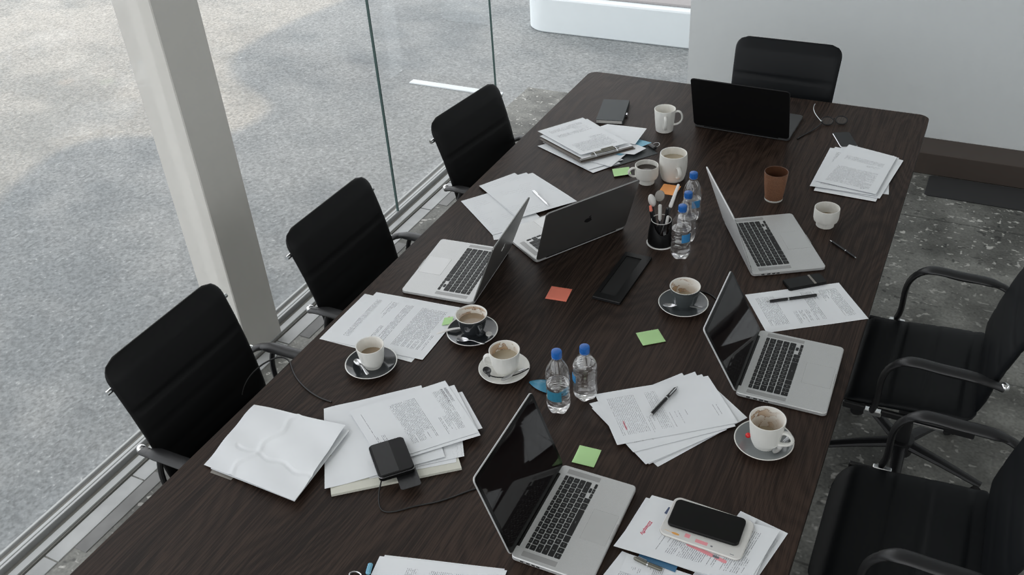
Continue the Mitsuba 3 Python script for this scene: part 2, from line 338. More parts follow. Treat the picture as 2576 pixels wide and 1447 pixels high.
# ================================================================== CHAIRS  (local: front +x, seat centre at origin)
def ringyz(c, hw, ht, t, nrm, n=28):
    """cross-section at centre c: half width hw along y, half thickness ht along nrm"""
    a = np.linspace(0, 2 * math.pi, n, endpoint=False); ca, sa = np.cos(a), np.sin(a)
    e = 0.32
    y = np.sign(ca) * np.abs(ca) ** e * hw; q = np.sign(sa) * np.abs(sa) ** 0.8 * ht
    return np.stack([c[0] + nrm[0] * q, y, c[1] + nrm[1] * q], 1)
def panel(path, hw, ht):
    p = np.asarray(path, float); t = np.gradient(p, axis=0); t /= np.linalg.norm(t, axis=1, keepdims=True); nr = np.stack([t[:, 1], -t[:, 0]], 1)
    return loft([ringyz(p[k], hw[k], ht[k], t[k], nr[k]) for k in range(len(p))])
def chair_meshes():
    M = {}
    N = 41; s = np.linspace(0, 1, N)
    def round_end(s, L, R, a, b):   # width factor: quarter circles at both ends
        d0 = s * L; d1 = (1 - s) * L
        f = np.ones_like(s) * 0
        f = f - np.where(d0 < a, a - np.sqrt(np.maximum(a * a - (a - d0) ** 2, 0)), 0) - np.where(d1 < b, b - np.sqrt(np.maximum(b * b - (b - d1) ** 2, 0)), 0)
        return f
    seam = lambda s, ks: 1 - 0.24 * sum(np.exp(-((s - k) / .012) ** 2) for k in ks)
    # backrest: from low front to high rear
    z = 0.50 + 0.44 * s; x = -0.185 - 0.055 * s - 0.065 * s ** 2
    hw = 0.232 + 0.016 * s + round_end(s, .45, 0, .03, .055)
    M['backrest'] = panel(np.c_[x, z], hw, 0.019 * np.minimum(1, 0.25 + 6 * np.minimum(s, 1 - s)) * seam(s, (.26, .44, .62)))
    # seat: from rear to front with a waterfall edge
    x = -0.19 + 0.42 * s; z = 0.462 + 0.014 * np.cos(s * math.pi) - 0.040 * np.clip((s - .82) / .18, 0, 1) ** 2 + .016 * np.clip((.1 - s) / .1, 0, 1)
    hw = 0.240 + round_end(s, .42, 0, .025, .06)
    M['seat'] = panel(np.c_[x, z][::1], hw, 0.024 * np.minimum(1, 0.25 + 6 * np.minimum(s, 1 - s)) * seam(s, (.38, .62)))
    for sd in (1, -1):
        y = 0.268 * sd
        a = spline([(.108, y, .452), (.100, y, .56), (.082, y, .640), (.045, y, .672), (-.06, y, .672), (-.195, y, .668), (-.232, y * .96, .652)], 30)
        M['arm%d' % sd] = cat(tube(a, .0165, 12, .62), tube(spline([(.070, y, .662), (.045, y, .6755), (-.05, y, .679), (-.16, y, .676), (-.20, y, .669)], 24), .0235 * np.minimum(1, .55 + 3 * np.minimum(np.linspace(0, 1, 24), np.linspace(1, 0, 24))), 14, .5))
        M['post%d' % sd] = tube(spline([(-.150, y, .664), (-.168, y, .60), (-.165, y, .52), (-.13, y * .95, .455)], 14), .009, 8)
        M['rail%d' % sd] = chbox(-.20, .20, y * .93 - .008, y * .93 + .008, .424, .448, .003)
        M['br%d' % sd] = mv(trimesh.creation.icosphere(2, .015), -.238, y * .95, .655); M['pb%d' % sd] = cat(chbox(.078, .132, y * .97 - .010, y * .97 + .010, .428, .450, .003))
        M['knob%d' % sd] = mv(trimesh.creation.cylinder(.008, .034, sections=14), -.287, .245 * sd, .862, rx=90)
        M['strip%d' % sd] = chbox(-.11, -.02, y * .95 + .008 * sd - .002, y * .95 + .008 * sd + .002, .432, .440, .001)
    M['gas'] = cat(mv(trimesh.creation.cylinder(.028, .20, sections=20), 0, 0, .20), mv(trimesh.creation.cylinder(.018, .16, sections=20), 0, 0, .36), chbox(-.10, .10, -.09, .09, .418, .434, .004))
    M['hub'] = mv(trimesh.creation.cylinder(.045, .06, sections=24), 0, 0, .10)
    for k in range(5):
        a = math.radians(72 * k + 20); c, s_ = math.cos(a), math.sin(a)
        M['leg%d' % k] = tube([(c * .03, s_ * .03, .11), (c * .15, s_ * .15, .098), (c * .29, s_ * .29, .078)], [.024, .019, .014], 10, .7)
        w = trimesh.creation.cylinder(.026, .014, sections=18)
        M['cast%d' % k] = cat(mv(w, 0, .014, 0, rx=90), mv(w, 0, -.014, 0, rx=90), mv(trimesh.creation.cylinder(.010, .05, sections=10), -.012, 0, .03))
        M['cast%d' % k] = mv(M['cast%d' % k], c * .285, s_ * .285, .0262, rz=math.degrees(a) + 60)
    return M
CM = chair_meshes()
CP = {}
def cply(k, m, sm=35):
    if (k, m) not in CP: CP[(k, m)] = mikit.ply(CM[k], m, smooth=sm)
    return CP[(k, m)]
def chair(label, x, y, rz, z=0.0):
    t = thing('office_chair', label, 'chair', None)
    M = place(x, y, z, rz)
    A = lambda n, k, m, lab=None: obj(n, cply(k, m), m, t, M=M, label=lab)
    A('seat', 'seat', 'leather_seat'); A('backrest', 'backrest', 'leather_seat' if rz in BLUE else 'leather')
    for sd in (1, -1):
        A('armrest', 'arm%d' % sd, 'black_plastic'); (rz in BLUE) or A('arm_strut', 'post%d' % sd, 'black_plastic'); A('side_rail', 'rail%d' % sd, 'black_plastic')
        A('arm_bracket', 'br%d' % sd, 'chrome', 'shiny chrome bracket'); A('post_bracket', 'pb%d' % sd, 'chrome', 'small chrome bracket')
        (rz in BLUE) or A('back_bracket', 'knob%d' % sd, 'chrome', 'small chrome fitting on the backrest edge')
        A('rail_strip', 'strip%d' % sd, 'chrome', 'chrome strip')
    A('gas_column', 'gas', 'black_plastic'); A('base_hub', 'hub', 'black_plastic')
    for k in range(5): A('base_leg', 'leg%d' % k, 'black_plastic'); A('caster', 'cast%d' % k, 'black_rubber')
BLUE = (180.0, 180.5, 270.0)
chair('black office chair in front of the white column, nearest by the glass wall', -1.755, 1.515, 0.5)
chair('black office chair second along the glass wall, beside the leftmost silver laptop', -1.700, 2.285, -1.0)
chair('black office chair farthest along the glass wall, beside the papers with the silver pen', -1.655, 3.200, -7.0)
chair('black office chair at the far head of the table behind the black laptop', -0.815, 4.035, 270.0)
chair('black office chair on the right side, by the lone sheet with the black pen', 0.035, 2.755, 180.0)
chair('black office chair at lower right of the table, nearest on the dark side', 0.105, 1.985, 180.5)

# ================================================================== LAPTOPS (nominal 0.345 x 0.24; local x = user's right, y to the hinge)
LW, LD = .345, .24
U_ = .0188
def key_rows():
    rows = [(14, [14.5 / 14] * 14, .0095)]
    rows += [(0, [1] * 13 + [1.5], .0165), (0, [1.5] + [1] * 13, .0165), (0, [1.75] + [1] * 11 + [1.75], .0165), (0, [2.25] + [1] * 10 + [2.25], .0165)]
    out = []; y = .110 - .012 + 0.0
    yb = .093                                    # back edge of the key field, local y
    for ri, (_, ws, h) in enumerate(rows):
        x = -14.5 * U_ / 2
        for w in ws:
            out.append((x + w * U_ / 2, yb - h / 2, w * U_ - .0026, h - .0002, ri)); x += w * U_
        yb -= h + .0024
    x = -14.5 * U_ / 2; h = .0175
    for w in [1, 1, 1, 1.25, 5, 1.25, 1]:
        out.append((x + w * U_ / 2, yb - h / 2, w * U_ - .0026, h, 5)); x += w * U_
    hh = .0075
    for ax, ay in ((0, 1), (1, 0), (1, 1), (2, 1)):
        out.append((x + (ax + .5) * U_, yb - hh / 2 - ay * (h - hh), U_ - .0026, hh, 6))
    return out
KEYS = key_rows()
LEG = ['esc,F1,F2,F3,F4,F5,F6,F7,F8,F9,F10,F11,F12,o', '~,1,2,3,4,5,6,7,8,9,0,-,=,del', 'tab,Q,W,E,R,T,Y,U,I,O,P,[,],\\', 'caps,A,S,D,F,G,H,J,K,L,;,enter', 'shift,Z,X,C,V,B,N,M,<,>,/,shift', 'fn,ctrl,alt,cmd,,cmd,alt']
LEG = ','.join(LEG).split(',') + ['^', '<', 'v', '>']
_g = {}
def glyphs():
    ms = []
    for (x, y, w, h, r), s in zip(KEYS, LEG):
        if not s: continue
        hgt = .0022 if (len(s) > 1 or r in (0, 6)) else .0048
        if s not in _g: _g[s] = meshkit.text_mesh(s, hgt, .00012)
        m = _g[s].copy(); b = m.bounds; m.apply_translation((x - (b[0][0] + b[1][0]) / 2, y - (b[0][1] + b[1][1]) / 2, .01655)); ms.append(m)
    return cat(*ms)
def apple(s):
    a = Point(-.27, -.05).buffer(.42, 24).union(Point(.27, -.05).buffer(.42, 24)).union(Point(0, -.12).buffer(.50, 24))
    a = a.difference(Point(.72, .08).buffer(.30, 24)).difference(Point(0, .47).buffer(.16, 16)).difference(Point(0, -.72).buffer(.12, 16))
    leaf = Point(.0, .70).buffer(.30, 16).intersection(Point(.25, .48).buffer(.30, 16))
    return affinity.scale(a.union(leaf), s, s, origin=(0, 0))
LP = {}
def lply(k, f, m, sm=30):
    if (k, m) not in LP: LP[(k, m)] = mikit.ply(f(), m, smooth=sm)
    return LP[(k, m)]
def base_mesh():
    b = slab(LW, LD, .013, .013, .0022, .002, 7)
    return b
def laptop(label, x, y, rz, w, d, phi, ll, deck='alu', lid='alu_lid', logo=None, z=0.0):
    t = thing('laptop', label, 'laptop')
    S = (w / LW, d / LD, 1.0); M = place(x, y, TZ + z, rz, S)
    b = obj('base', lply('base', base_mesh, deck), deck, t, M=M)
    A = lambda n, k, f, m, lab=None, MM=None, kd=None: obj(n, lply(k, f, m), m, b, M=MM or M, label=lab, kind=kd)
    A('keyboard_well', 'well', lambda: mv(slab(14.5 * U_ + .003, .107, .0004, .003, .0001), 0, .0405, .01495), deck)
    for i, (kx, ky, kw, kh, r) in enumerate(KEYS):
        kk = 'key%d_%d' % (round(kw * 1e5), round(kh * 1e5))
        A('key', kk, lambda: slab(kw, kh, .0013, .0016, .0003, 0, 3), 'key', None, M @ T().translate([kx, ky, .0152]))
    A('key_lettering', 'glyph', glyphs, 'legend', 'pale printed key legends', None, 'stuff')
    A('trackpad_gap', 'gap', lambda: mv(slab(.1066, .0772, .0004, .003, .0001), 0, -.0735, .01485), 'alu_grille')
    A('trackpad', 'pad', lambda: mv(slab(.1052, .0758, .0005, .0025, .0001), 0, -.0735, .0149), 'trackpad' if deck == 'alu' else deck)
    if deck == 'alu':
        for sx in (-1, 1): A('speaker_grille', 'gr%d' % sx, lambda: mv(slab(.017, .105, .0003, .002, .0001), sx * .1525, .041, .01495), 'alu_grille')
    for k, px in enumerate((.085, .066, .050, .036)):
        A('port', 'port%d' % k, lambda: bx(-LW / 2 - .0003, -LW / 2 + .004, px - .005, px + .005, .0062, .0102), 'dark_gap')
    A('thumb_notch', 'notch', lambda: bx(-.027, .027, -LD / 2 - .0003, -LD / 2 + .004, .0115, .0151), 'alu_grille')
    for sx in (-1, 1):
        for sy in (-1, 1): A('foot', 'foot%d%d' % (sx, sy), lambda: mv(trimesh.creation.cylinder(.006, .0022, sections=14), sx * .15, sy * .1, .0011), 'black_rubber')
    hz = .0150
    obj('hinge', lply('hinge', lambda: mv(trimesh.creation.cylinder(.0052, .27, sections=14), 0, 0, 0, ry=90), 'bezel'), 'bezel', t, M=place(x, y, TZ + z, rz) @ T().translate([0, d / 2 - .004, hz - .003]).scale([w / LW, 1, 1]))
    H = place(x, y, TZ + z, rz) @ T().translate([0, d / 2 - .002, hz]).rotate([1, 0, 0], -math.degrees(phi)) @ T().scale([w / LW, ll / LD, 1.0])
    # lid local: lies over the keyboard when closed (y from 0 to -LD), inner face at z=0, outer face at +.0055
    l = obj('lid', lply('lid', lambda: mv(slab(LW, LD, .0055, .013, .0018, 0, 7), 0, -LD / 2, 0), lid), lid, t, M=H)
    obj('bezel', lply('bez', lambda: mv(slab(LW - .004, LD - .004, .0008, .011, .0002, 0, 7), 0, -LD / 2, -.0006), 'bezel'), 'bezel', l, M=H)
    obj('screen', lply('scr', lambda: mv(slab(LW - .026, LD - .030, .0006, .001, .0001, 0, 2), 0, -LD / 2 - .001, -.0009), 'screen'), 'screen', l, M=H)
    if logo: obj('fruit_emblem', lply('logo', lambda: mv(extr(apple(.022), .0004), 0, -LD * .52, .0054, rz=180), logo), logo, l, M=H, label='apple-shaped emblem with a bite missing')
R = math.radians
mat('emblem_dark', pr((0.010, 0.010, 0.011), 0.3)); mat('emblem_bright', pr((0.80, 0.80, 0.79), 0.3))
laptop('open silver laptop at the front, left of the black phone on the white tablet', -.658, 1.439, 91.1, .328, .207, R(109.4), .246, 'alu', 'alu')
laptop('open silver laptop with dark screen, below the lone sheet with a black pen', -.303, 2.212, 91.7, .313, .253, R(117.9), .227, 'alu', 'alu')
laptop('open silver laptop with lid seen edge-on, resting against a black phone near the brown cup', -.518, 2.874, 120.9, .362, .254, R(109.3), .245, 'alu', 'alu')
laptop('open silver laptop facing the glass wall, keyboard turned to the second chair', -1.488, 2.311, 275.9, .341, .268, R(111.3), .25, 'alu', 'alu_lid', 'emblem_bright')
laptop('grey laptop seen from behind, dark fruit emblem on its lid', -1.248, 2.691, 237.9, .391, .24, R(109.6), .246, 'alu', 'alu_lid', 'emblem_dark')
laptop('black laptop seen from behind at the far end of the table', -.854, 3.816, 178.6, .415, .249, R(109.0), .262, 'grey_deck', 'black_case')

# ================================================================== PAPERS
def bump(x, y):
    return 0.00035 * (np.sin(x * 23 + y * 9) + np.sin(y * 27 - x * 7))
def sheet_mesh(c, th=.0004, layout=0, nu=14, nv=18, extra=None):
    c = np.asarray(c, float); u, v = np.meshgrid(np.linspace(0, 1, nu), np.linspace(0, 1, nv))
    P = (c[0][None, None] * ((1 - u) * (1 - v))[..., None] + c[1] * (u * (1 - v))[..., None] + c[2] * (u * v)[..., None] + c[3] * ((1 - u) * v)[..., None])
    P[..., 2] += TZ + .0007 + bump(P[..., 0], P[..., 1])
    if extra is not None: P[..., 2] += extra(u, v)
    top = P.reshape(-1, 3); bot = top - [0, 0, th]; n = nu * nv
    i, j = np.meshgrid(np.arange(nv - 1), np.arange(nu - 1), indexing='ij'); a = (i * nu + j).ravel()
    q = np.stack([a, a + nu, a + nu + 1, a + 1], 1)
    up = np.cross(c[1] - c[0], c[3] - c[0])[2] < 0
    if not up: q = q[:, ::-1]
    edge = np.r_[np.arange(nu), np.arange(1, nv) * nu + nu - 1, (nv - 1) * nu + np.arange(nu - 2, -1, -1), np.arange(nv - 2, 0, -1) * nu]
    e2 = np.roll(edge, -1); s = np.stack([edge, e2, e2 + n, edge + n], 1)
    if not up: s = s[:, ::-1]
    F = np.vstack([q[:, [0, 1, 2]], q[:, [0, 2, 3]], q[:, [2, 1, 0]] + n, q[:, [3, 2, 0]] + n, s[:, [0, 1, 2]], s[:, [0, 2, 3]]])
    uv = np.stack([layout + .001 + .998 * u, v], -1).reshape(-1, 2); uv2 = uv.copy(); uv2[:, 0] -= np.floor(uv2[:, 0])
    return trimesh.Trimesh(np.vstack([top, bot]), F, process=False), np.vstack([uv, uv2])
def at_sheet(c, u, v, lift=.0004):
    c = np.asarray(c, float); p = c[0] * (1 - u) * (1 - v) + c[1] * u * (1 - v) + c[2] * u * v + c[3] * (1 - u) * v
    return np.array([p[0], p[1], TZ + .0007 + p[2] + bump(p[0], p[1]) + lift])
def on_sheet(c, mesh, u, v, ang=0):
    """put a flat print (xy mesh, +x = reading direction) on the sheet at u, v"""
    o = at_sheet(c, u, v, .0003); ex = at_sheet(c, u + .02, v, .0003) - o; ey = -(at_sheet(c, u, v + .02, .0003) - o)
    ex /= np.linalg.norm(ex); ey -= ex * (ey @ ex); ey /= np.linalg.norm(ey); ez = np.cross(ex, ey)
    if ez[2] < 0: ey, ez = -ey, -ez
    m = mesh.copy(); A = np.eye(4); A[:3, 0], A[:3, 1], A[:3, 2], A[:3, 3] = ex, ey, ez, o
    m.apply_transform(A); return m
SH = {}
def sheet(tagname, c, layout, label, group=None, z=None, bs='paper', th=.0004, cat_='paper', name='paper_sheet', extra=None, n=(14, 18)):
    c = [(p[0], p[1], p[2] if len(p) > 2 else z) for p in c]
    m, uv = sheet_mesh(c, th, layout, n[0], n[1], extra)
    k = obj(name, m, bs, uv=uv, smooth=True if extra is not None else False); tag(k, label, cat_, group); SH[tagname] = (k, c); return k
# right-hand single sheet
sheet('E1', [(-.263, 2.726), (-.141, 2.561), (-.414, 2.373), (-.529, 2.547)], 3, 'printed white sheet lying alone at the table edge under the black pen with silver clip', z=.0008)
# stack with the pen, centre right
g = 'sheets fanned under the black pen near the two bottles'
sheet('D4', [(-.742, 1.822), (-.535, 1.702), (-.369, 1.977), (-.515, 2.083)], 0, 'bottom sheet of the pen fan, corner touching the light grey saucer', z=.0006)
sheet('D3b', [(-.743, 1.886), (-.559, 1.699), (-.411, 1.902), (-.595, 2.089)], 4, 'fourth sheet down in the fan under the black pen near the two bottles', z=.0030)
sheet('D3', [(-.782, 1.842), (-.566, 1.694), (-.407, 1.904), (-.561, 2.107)], 0, 'third sheet down in the fan under the black pen near the two bottles', z=.0046)
sheet('D2', [(-.795, 1.855), (-.611, 1.721), (-.388, 1.925), (-.538, 2.101)], 5, 'second sheet from the top in the fan under the black pen near the two bottles', z=.0064)
sheet('D1', [(-.794, 1.896), (-.660, 1.728), (-.385, 1.940), (-.519, 2.099)], 6, 'top sheet with a red heading under the black pen near the two bottles', z=.0080)
# far left pile with the clipboard
sheet('Gblack', [(-1.396, 3.289), (-1.266, 3.514), (-1.128, 3.401), (-1.255, 3.227)], 0, 'black folder sticking out under the clipboard pile beside the small coffee mug', z=.0016, bs='charcoal_cover', th=.0016, cat_='folder', name='folder')
sheet('G7', [(-1.634, 3.289), (-1.527, 3.421), (-1.240, 3.262), (-1.316, 3.146)], 0, 'lowest white sheet of the clipboard pile, its corner pointing at the small green note', z=.0030)
sheet('G6', [(-1.626, 3.324), (-1.522, 3.456), (-1.238, 3.289), (-1.342, 3.158)], 0, 'white sheet third from the bottom of the clipboard pile, left corner curling', z=.0062)
sheet('G5', [(-1.447, 3.239), (-1.316, 3.383), (-1.243, 3.347), (-1.262, 3.209)], 0, 'white sheet poking out toward the green note below the metal clip of the clipboard', z=.0090)
sheet('Gblue', [(-1.341, 3.331), (-1.332, 3.494), (-1.178, 3.468), (-1.262, 3.313)], 0, 'light blue card sticking out of the clipboard pile toward the tall mug', z=.0110, bs='blue_card', cat_='card', name='blue_card')
sheet('G4', [(-1.402, 3.304), (-1.317, 3.454), (-1.181, 3.408), (-1.209, 3.336)], 0, 'torn white sheet beside the light blue card in the clipboard pile', z=.0130)
sheet('G3', [(-1.533, 3.393, .015), (-1.421, 3.567, .015), (-1.232, 3.554, .030), (-1.234, 3.416, .018)], 0, 'curling white sheet on the side of the clipboard pile next to the dark notebook')
# under-laptop papers with the silver pen
sheet('He', [(-1.50, 2.60), (-1.40, 2.74), (-1.30, 2.66), (-1.462, 2.545)], 0, 'small corner of a sheet tucked below the papers beside the edge-on laptop lid', z=.0006)
sheet('Hb', [(-1.717, 2.753), (-1.589, 2.920), (-1.353, 2.739), (-1.481, 2.572)], 21, 'lowest handwritten sheet overhanging the table edge below the silver pen papers', z=.0022)
sheet('H3', [(-1.704, 2.883), (-1.617, 3.033), (-1.348, 2.867), (-1.435, 2.717)], 0, 'third sheet down in the papers under the silver pen', z=.0046)
sheet('H2', [(-1.703, 2.881), (-1.572, 3.050), (-1.317, 2.879), (-1.448, 2.709)], 0, 'second sheet down in the papers under the silver pen', z=.0062)
sheet('H1', [(-1.702, 2.878, .008), (-1.545, 3.054, .008), (-1.281, 2.901, .010), (-1.440, 2.709, .008)], 22, 'top sheet with faint handwriting under the silver pen')
# far right pile
sheet('F5', [(-.448, 3.702), (-.244, 3.671), (-.202, 3.377), (-.441, 3.354)], 0, 'bottom sheet of the far right pile, its corner toward the table edge', z=.0008)
sheet('F4', [(-.463, 3.700), (-.209, 3.687), (-.238, 3.302), (-.467, 3.307)], 0, 'second sheet from the bottom of the far right pile, nearest the stacking cup', z=.0030)
sheet('F3', [(-.437, 3.726), (-.190, 3.666), (-.228, 3.326), (-.454, 3.339)], 0, 'middle sheet of the far right pile, reaching out over the others toward the table edge', z=.0056)
sheet('F2', [(-.478, 3.674), (-.228, 3.686), (-.242, 3.337), (-.487, 3.328)], 7, 'second sheet from the top of the far right pile', z=.0085)
sheet('F1', [(-.412, 3.723, .012), (-.217, 3.673, .012), (-.245, 3.340, .014), (-.476, 3.370, .0115)], 8, 'top printed sheet of the far right pile near the eyeglasses')
# left pair beside the laptop
sheet('I2', [(-1.379, 2.091), (-1.376, 1.822), (-1.718, 1.809), (-1.721, 2.078)], 0, 'lower white sheet at the table edge under the printed sheet by the white espresso cup', z=.0006)
sheet('I1', [(-1.355, 2.131), (-1.349, 1.844), (-1.680, 1.812), (-1.687, 2.099)], 9, 'printed sheet with a small red heading between the silver laptop and the white espresso cup', z=.0024)
# large left pile
fo = obj('folder', sheet_mesh([(-1.191, 1.689, .0080), (-1.011, 1.486, .0080), (-1.282, 1.265, .0080), (-1.458, 1.477, .0080)], .0078)[0], 'cream_card', smooth=False)
tag(fo, 'thick cream card folder under the pile with the black hard drive', 'folder')
sheet('B6', [(-1.171, 1.723), (-1.034, 1.498), (-1.219, 1.353), (-1.406, 1.532)], 0, 'lowest loose sheet on the cream folder under the hard drive', z=.0090)
sheet('B5', [(-1.168, 1.742), (-1.024, 1.525), (-1.222, 1.358), (-1.405, 1.531)], 23, 'sheet with scribbled notes along its edge in the pile under the hard drive', z=.0106)
sheet('B3', [(-1.156, 1.752), (-1.028, 1.639), (-1.231, 1.432), (-1.392, 1.553)], 0, 'sheet in the middle of the hard drive pile, corner turned to the white saucer', z=.0124)
sheet('B2', [(-1.282, 1.728, .0150), (-1.069, 1.499, .0145), (-1.308, 1.273, .0100), (-1.495, 1.529, .0120)], 0, 'wide crinkled sheet spreading left out of the pile under the hard drive',
      extra=lambda u, v: .0030 * np.sin(v * 9 + u * 4) * v * v + .004 * np.clip(v - .8, 0, 1) * np.sin(u * 9))
sheet('B4', [(-1.189, 1.764), (-1.017, 1.607), (-1.206, 1.403), (-1.400, 1.545)], 0, 'sheet just under the printed page with the large dotted heading', z=.0180)
sheet('B1', [(-1.223, 1.769), (-1.026, 1.615), (-1.213, 1.408), (-1.416, 1.544)], 10, 'printed page with a large dotted heading on top of the hard drive pile', z=.0196)
# bent blank pad at left
def crumple(u, v):
    w = .0022 * np.sin(u * 7 + v * 5) + .0018 * np.sin(v * 13 - u * 6) - .010 * (np.clip(.16 - u, 0, 1) * np.clip(.2 - v, 0, 1)) * 8
    cr = np.abs(u - .28 - .22 * (1 - v) + .03 * np.sin(v * 17)); cr2 = np.abs(v - .60 - .10 * u + .02 * np.sin(u * 21))
    return w + .0034 * np.exp(-(cr / .022) ** 2) - .0030 * np.exp(-(cr2 / .02) ** 2) * (u > .15)
sheet('C2', [(-1.682, 1.457, .005), (-1.365, 1.475, .022), (-1.354, 1.204, .013), (-1.652, 1.214, .002)], 0, 'lower sheet under the creased blank paper near the first chair', extra=lambda u, v: .0008 + 0 * u, th=.0012)
sheet('C1', [(-1.704, 1.466, .011), (-1.380, 1.481, .031), (-1.348, 1.199, .024), (-1.677, 1.216, .007)], 0, 'creased blank white paper lying at the table edge near the first chair', extra=crumple, n=(60, 60))
gs = obj('torn_strip', sheet_mesh([(-1.644, 1.203, .0012), (-1.571, 1.204, .0012), (-1.571, 1.25, .0012), (-1.655, 1.245, .0012)], .0006)[0], 'grey_plastic', smooth=False)
tag(gs, 'small grey torn strip under the corner of the creased blank paper', 'scrap')
# front right pile
sheet('J2', [(-.296, 1.639), (-.347, 1.401), (-.224, 1.378), (-.173, 1.616)], 11, 'sheet at the right edge of the pile under the white tablet', z=.0012)
sheet('J3', [(-.522, 1.405), (-.560, 1.20), (-.25, 1.16), (-.22, 1.385)], 12, 'lowest sheet at the front of the pile under the silver pen clip', z=.0006)
sheet('J4', [(-.507, 1.402), (-.505, 1.347), (-.22, 1.345), (-.22, 1.405)], 13, 'white sheet carrying the silver pen clip below the pile with the tablet', z=.0030)
bl = obj('blue_card', sheet_mesh([(-.480, 1.412, .0048), (-.478, 1.398, .0048), (-.385, 1.394, .0048), (-.385, 1.412, .0048)], .0006)[0], 'deep_blue', smooth=False)
tag(bl, 'dark blue card edge showing beside the silver pen clip', 'card')
sheet('J2b', [(-.502, 1.562), (-.526, 1.412), (-.275, 1.467), (-.251, 1.627)], 0, 'third sheet down under the white tablet, corner showing behind it', z=.0062)
sheet('J1b', [(-.525, 1.582), (-.540, 1.409), (-.215, 1.412), (-.200, 1.595)], 0, 'second sheet down under the white tablet at lower right', z=.0080)
sheet('J1', [(-.513, 1.594), (-.544, 1.404), (-.223, 1.417), (-.192, 1.609)], 14, 'top printed sheet with a red name under the white tablet at lower right', z=.0098)
# front edge pile
sheet('K2', [(-1.048, 1.161), (-1.010, .97), (-.715, 1.045), (-.759, 1.243)], 0, 'lower sheet of the pair at the bottom edge in front of the front laptop', z=.0006)
sheet('K1', [(-1.057, 1.152), (-1.02, .96), (-.715, 1.03), (-.751, 1.240)], 15, 'upper printed sheet of the pair at the bottom edge in front of the front laptop', z=.0022)
# flat print
def heading(tagname, text, h, u, v, m, bold=True):
    k, c = SH[tagname]; obj('heading', on_sheet(c, meshkit.text_mesh(text, h, .00015, bold), u, v), m, k, smooth=False)
heading('J1', 'IIDaspfly', .0078, .44, .115, 'red_ink'); heading('D1', 'Fidzmakos', .0050, .60, .12, 'red_ink'); heading('I1', 'Bdd.pms.ter', .0050, .20, .09, 'red_ink')
heading('B1', 'ABKNVIFERT', .0080, .12, .060, 'dark_ink', False); heading('B1', 'AUGUISTERT', .0080, .12, .100, 'dark_ink', False)
heading('F1', '1 7', .0070, .72, .95, 'dark_ink')
def patch(tagname, name, u, v, w, h, m, r=.001):
    k, c = SH[tagname]; obj(name, on_sheet(c, slab(w, h, .0002, r, .00005, 0, 3), u, v), m, k, smooth=False)
patch('J1', 'stamp', .19, .19, .024, .011, 'blue_ink')
patch('J1', 'pink_print', .66, .57, .010, .072, 'pink_ink', .004); patch('J1', 'pink_print', .72, .74, .010, .030, 'pink_ink', .004); patch('J1', 'dark_print', .70, .70, .007, .017, 'dark_ink', .003)

# clipboard on the far left pile
cb = thing('clipboard', 'brown clipboard with a long metal clip in the far left paper pile', 'clipboard')
Gc = np.array([(-1.641, 3.326), (-1.516, 3.563), (-1.222, 3.384), (-1.386, 3.188)])
obj('board', sheet_mesh(np.c_[Gc, np.full(4, .0165)], .0022)[0], 'board_brown', cb, smooth=False)
e0, e1 = np.r_[Gc[3], TZ + .022], np.r_[Gc[2], TZ + .022]
dv = (e1 - e0) / np.linalg.norm(e1 - e0); inn = np.r_[(Gc[0] - Gc[3]) / np.linalg.norm(Gc[0] - Gc[3]), 0]
obj('clip_bar', tube([e0 + inn * .012 + dv * .004, e1 + inn * .012 - dv * .004], .0062, 12), 'steel', cb)
obj('clip_plate', cat(*[tube([e0 + inn * o + dv * a + [0, 0, zz], e0 + inn * o + dv * b + [0, 0, zz]], .0045, 8, .45) for o, a, b, zz in ((.020, .06, .19, .008), (.028, .07, .18, .010), (.036, .12, .175, .012))]), 'olive_metal', cb)
for s_ in (.075, .175): obj('clip_spring', tube(spline([e0 + inn * .004 + dv * s_, e0 + inn * .012 + dv * s_ + [0, 0, .012], e0 + inn * .03 + dv * s_ + [0, 0, .010]], 10), .0018, 6), 'steel', cb)
sheet('G2', [(-1.650, 3.347), (-1.522, 3.578), (-1.229, 3.393), (-1.383, 3.211)], 0, 'white sheet held under the clip of the clipboard in the far left pile', z=.0200)
sheet('G1', [(-1.675, 3.379, .0250), (-1.541, 3.572, .0250), (-1.259, 3.397, .0300), (-1.405, 3.229, .0290)], 16, 'top printed page on the clipboard in the far left pile')
bc = thing('binder_clip', 'black binder clip at the right edge of the clipboard pile', 'clip')
obj('body', mv(loft([np.c_[q, np.full(20, 0)] * [1, 1, 1] for q in ()]) if 0 else chbox(-.022, .022, -.010, .010, 0, .014, .004), -1.165, 3.437, TZ + .0026, rz=-35), 'black_plastic', bc)
obj('wire', mv(tube(spline([(-.012, .010, .007), (-.014, .026, .012), (0, .034, .014), (.014, .026, .012), (.012, .010, .007)], 16), .0012, 6), -1.165, 3.437, TZ + .0026, rz=-35), 'steel', bc)

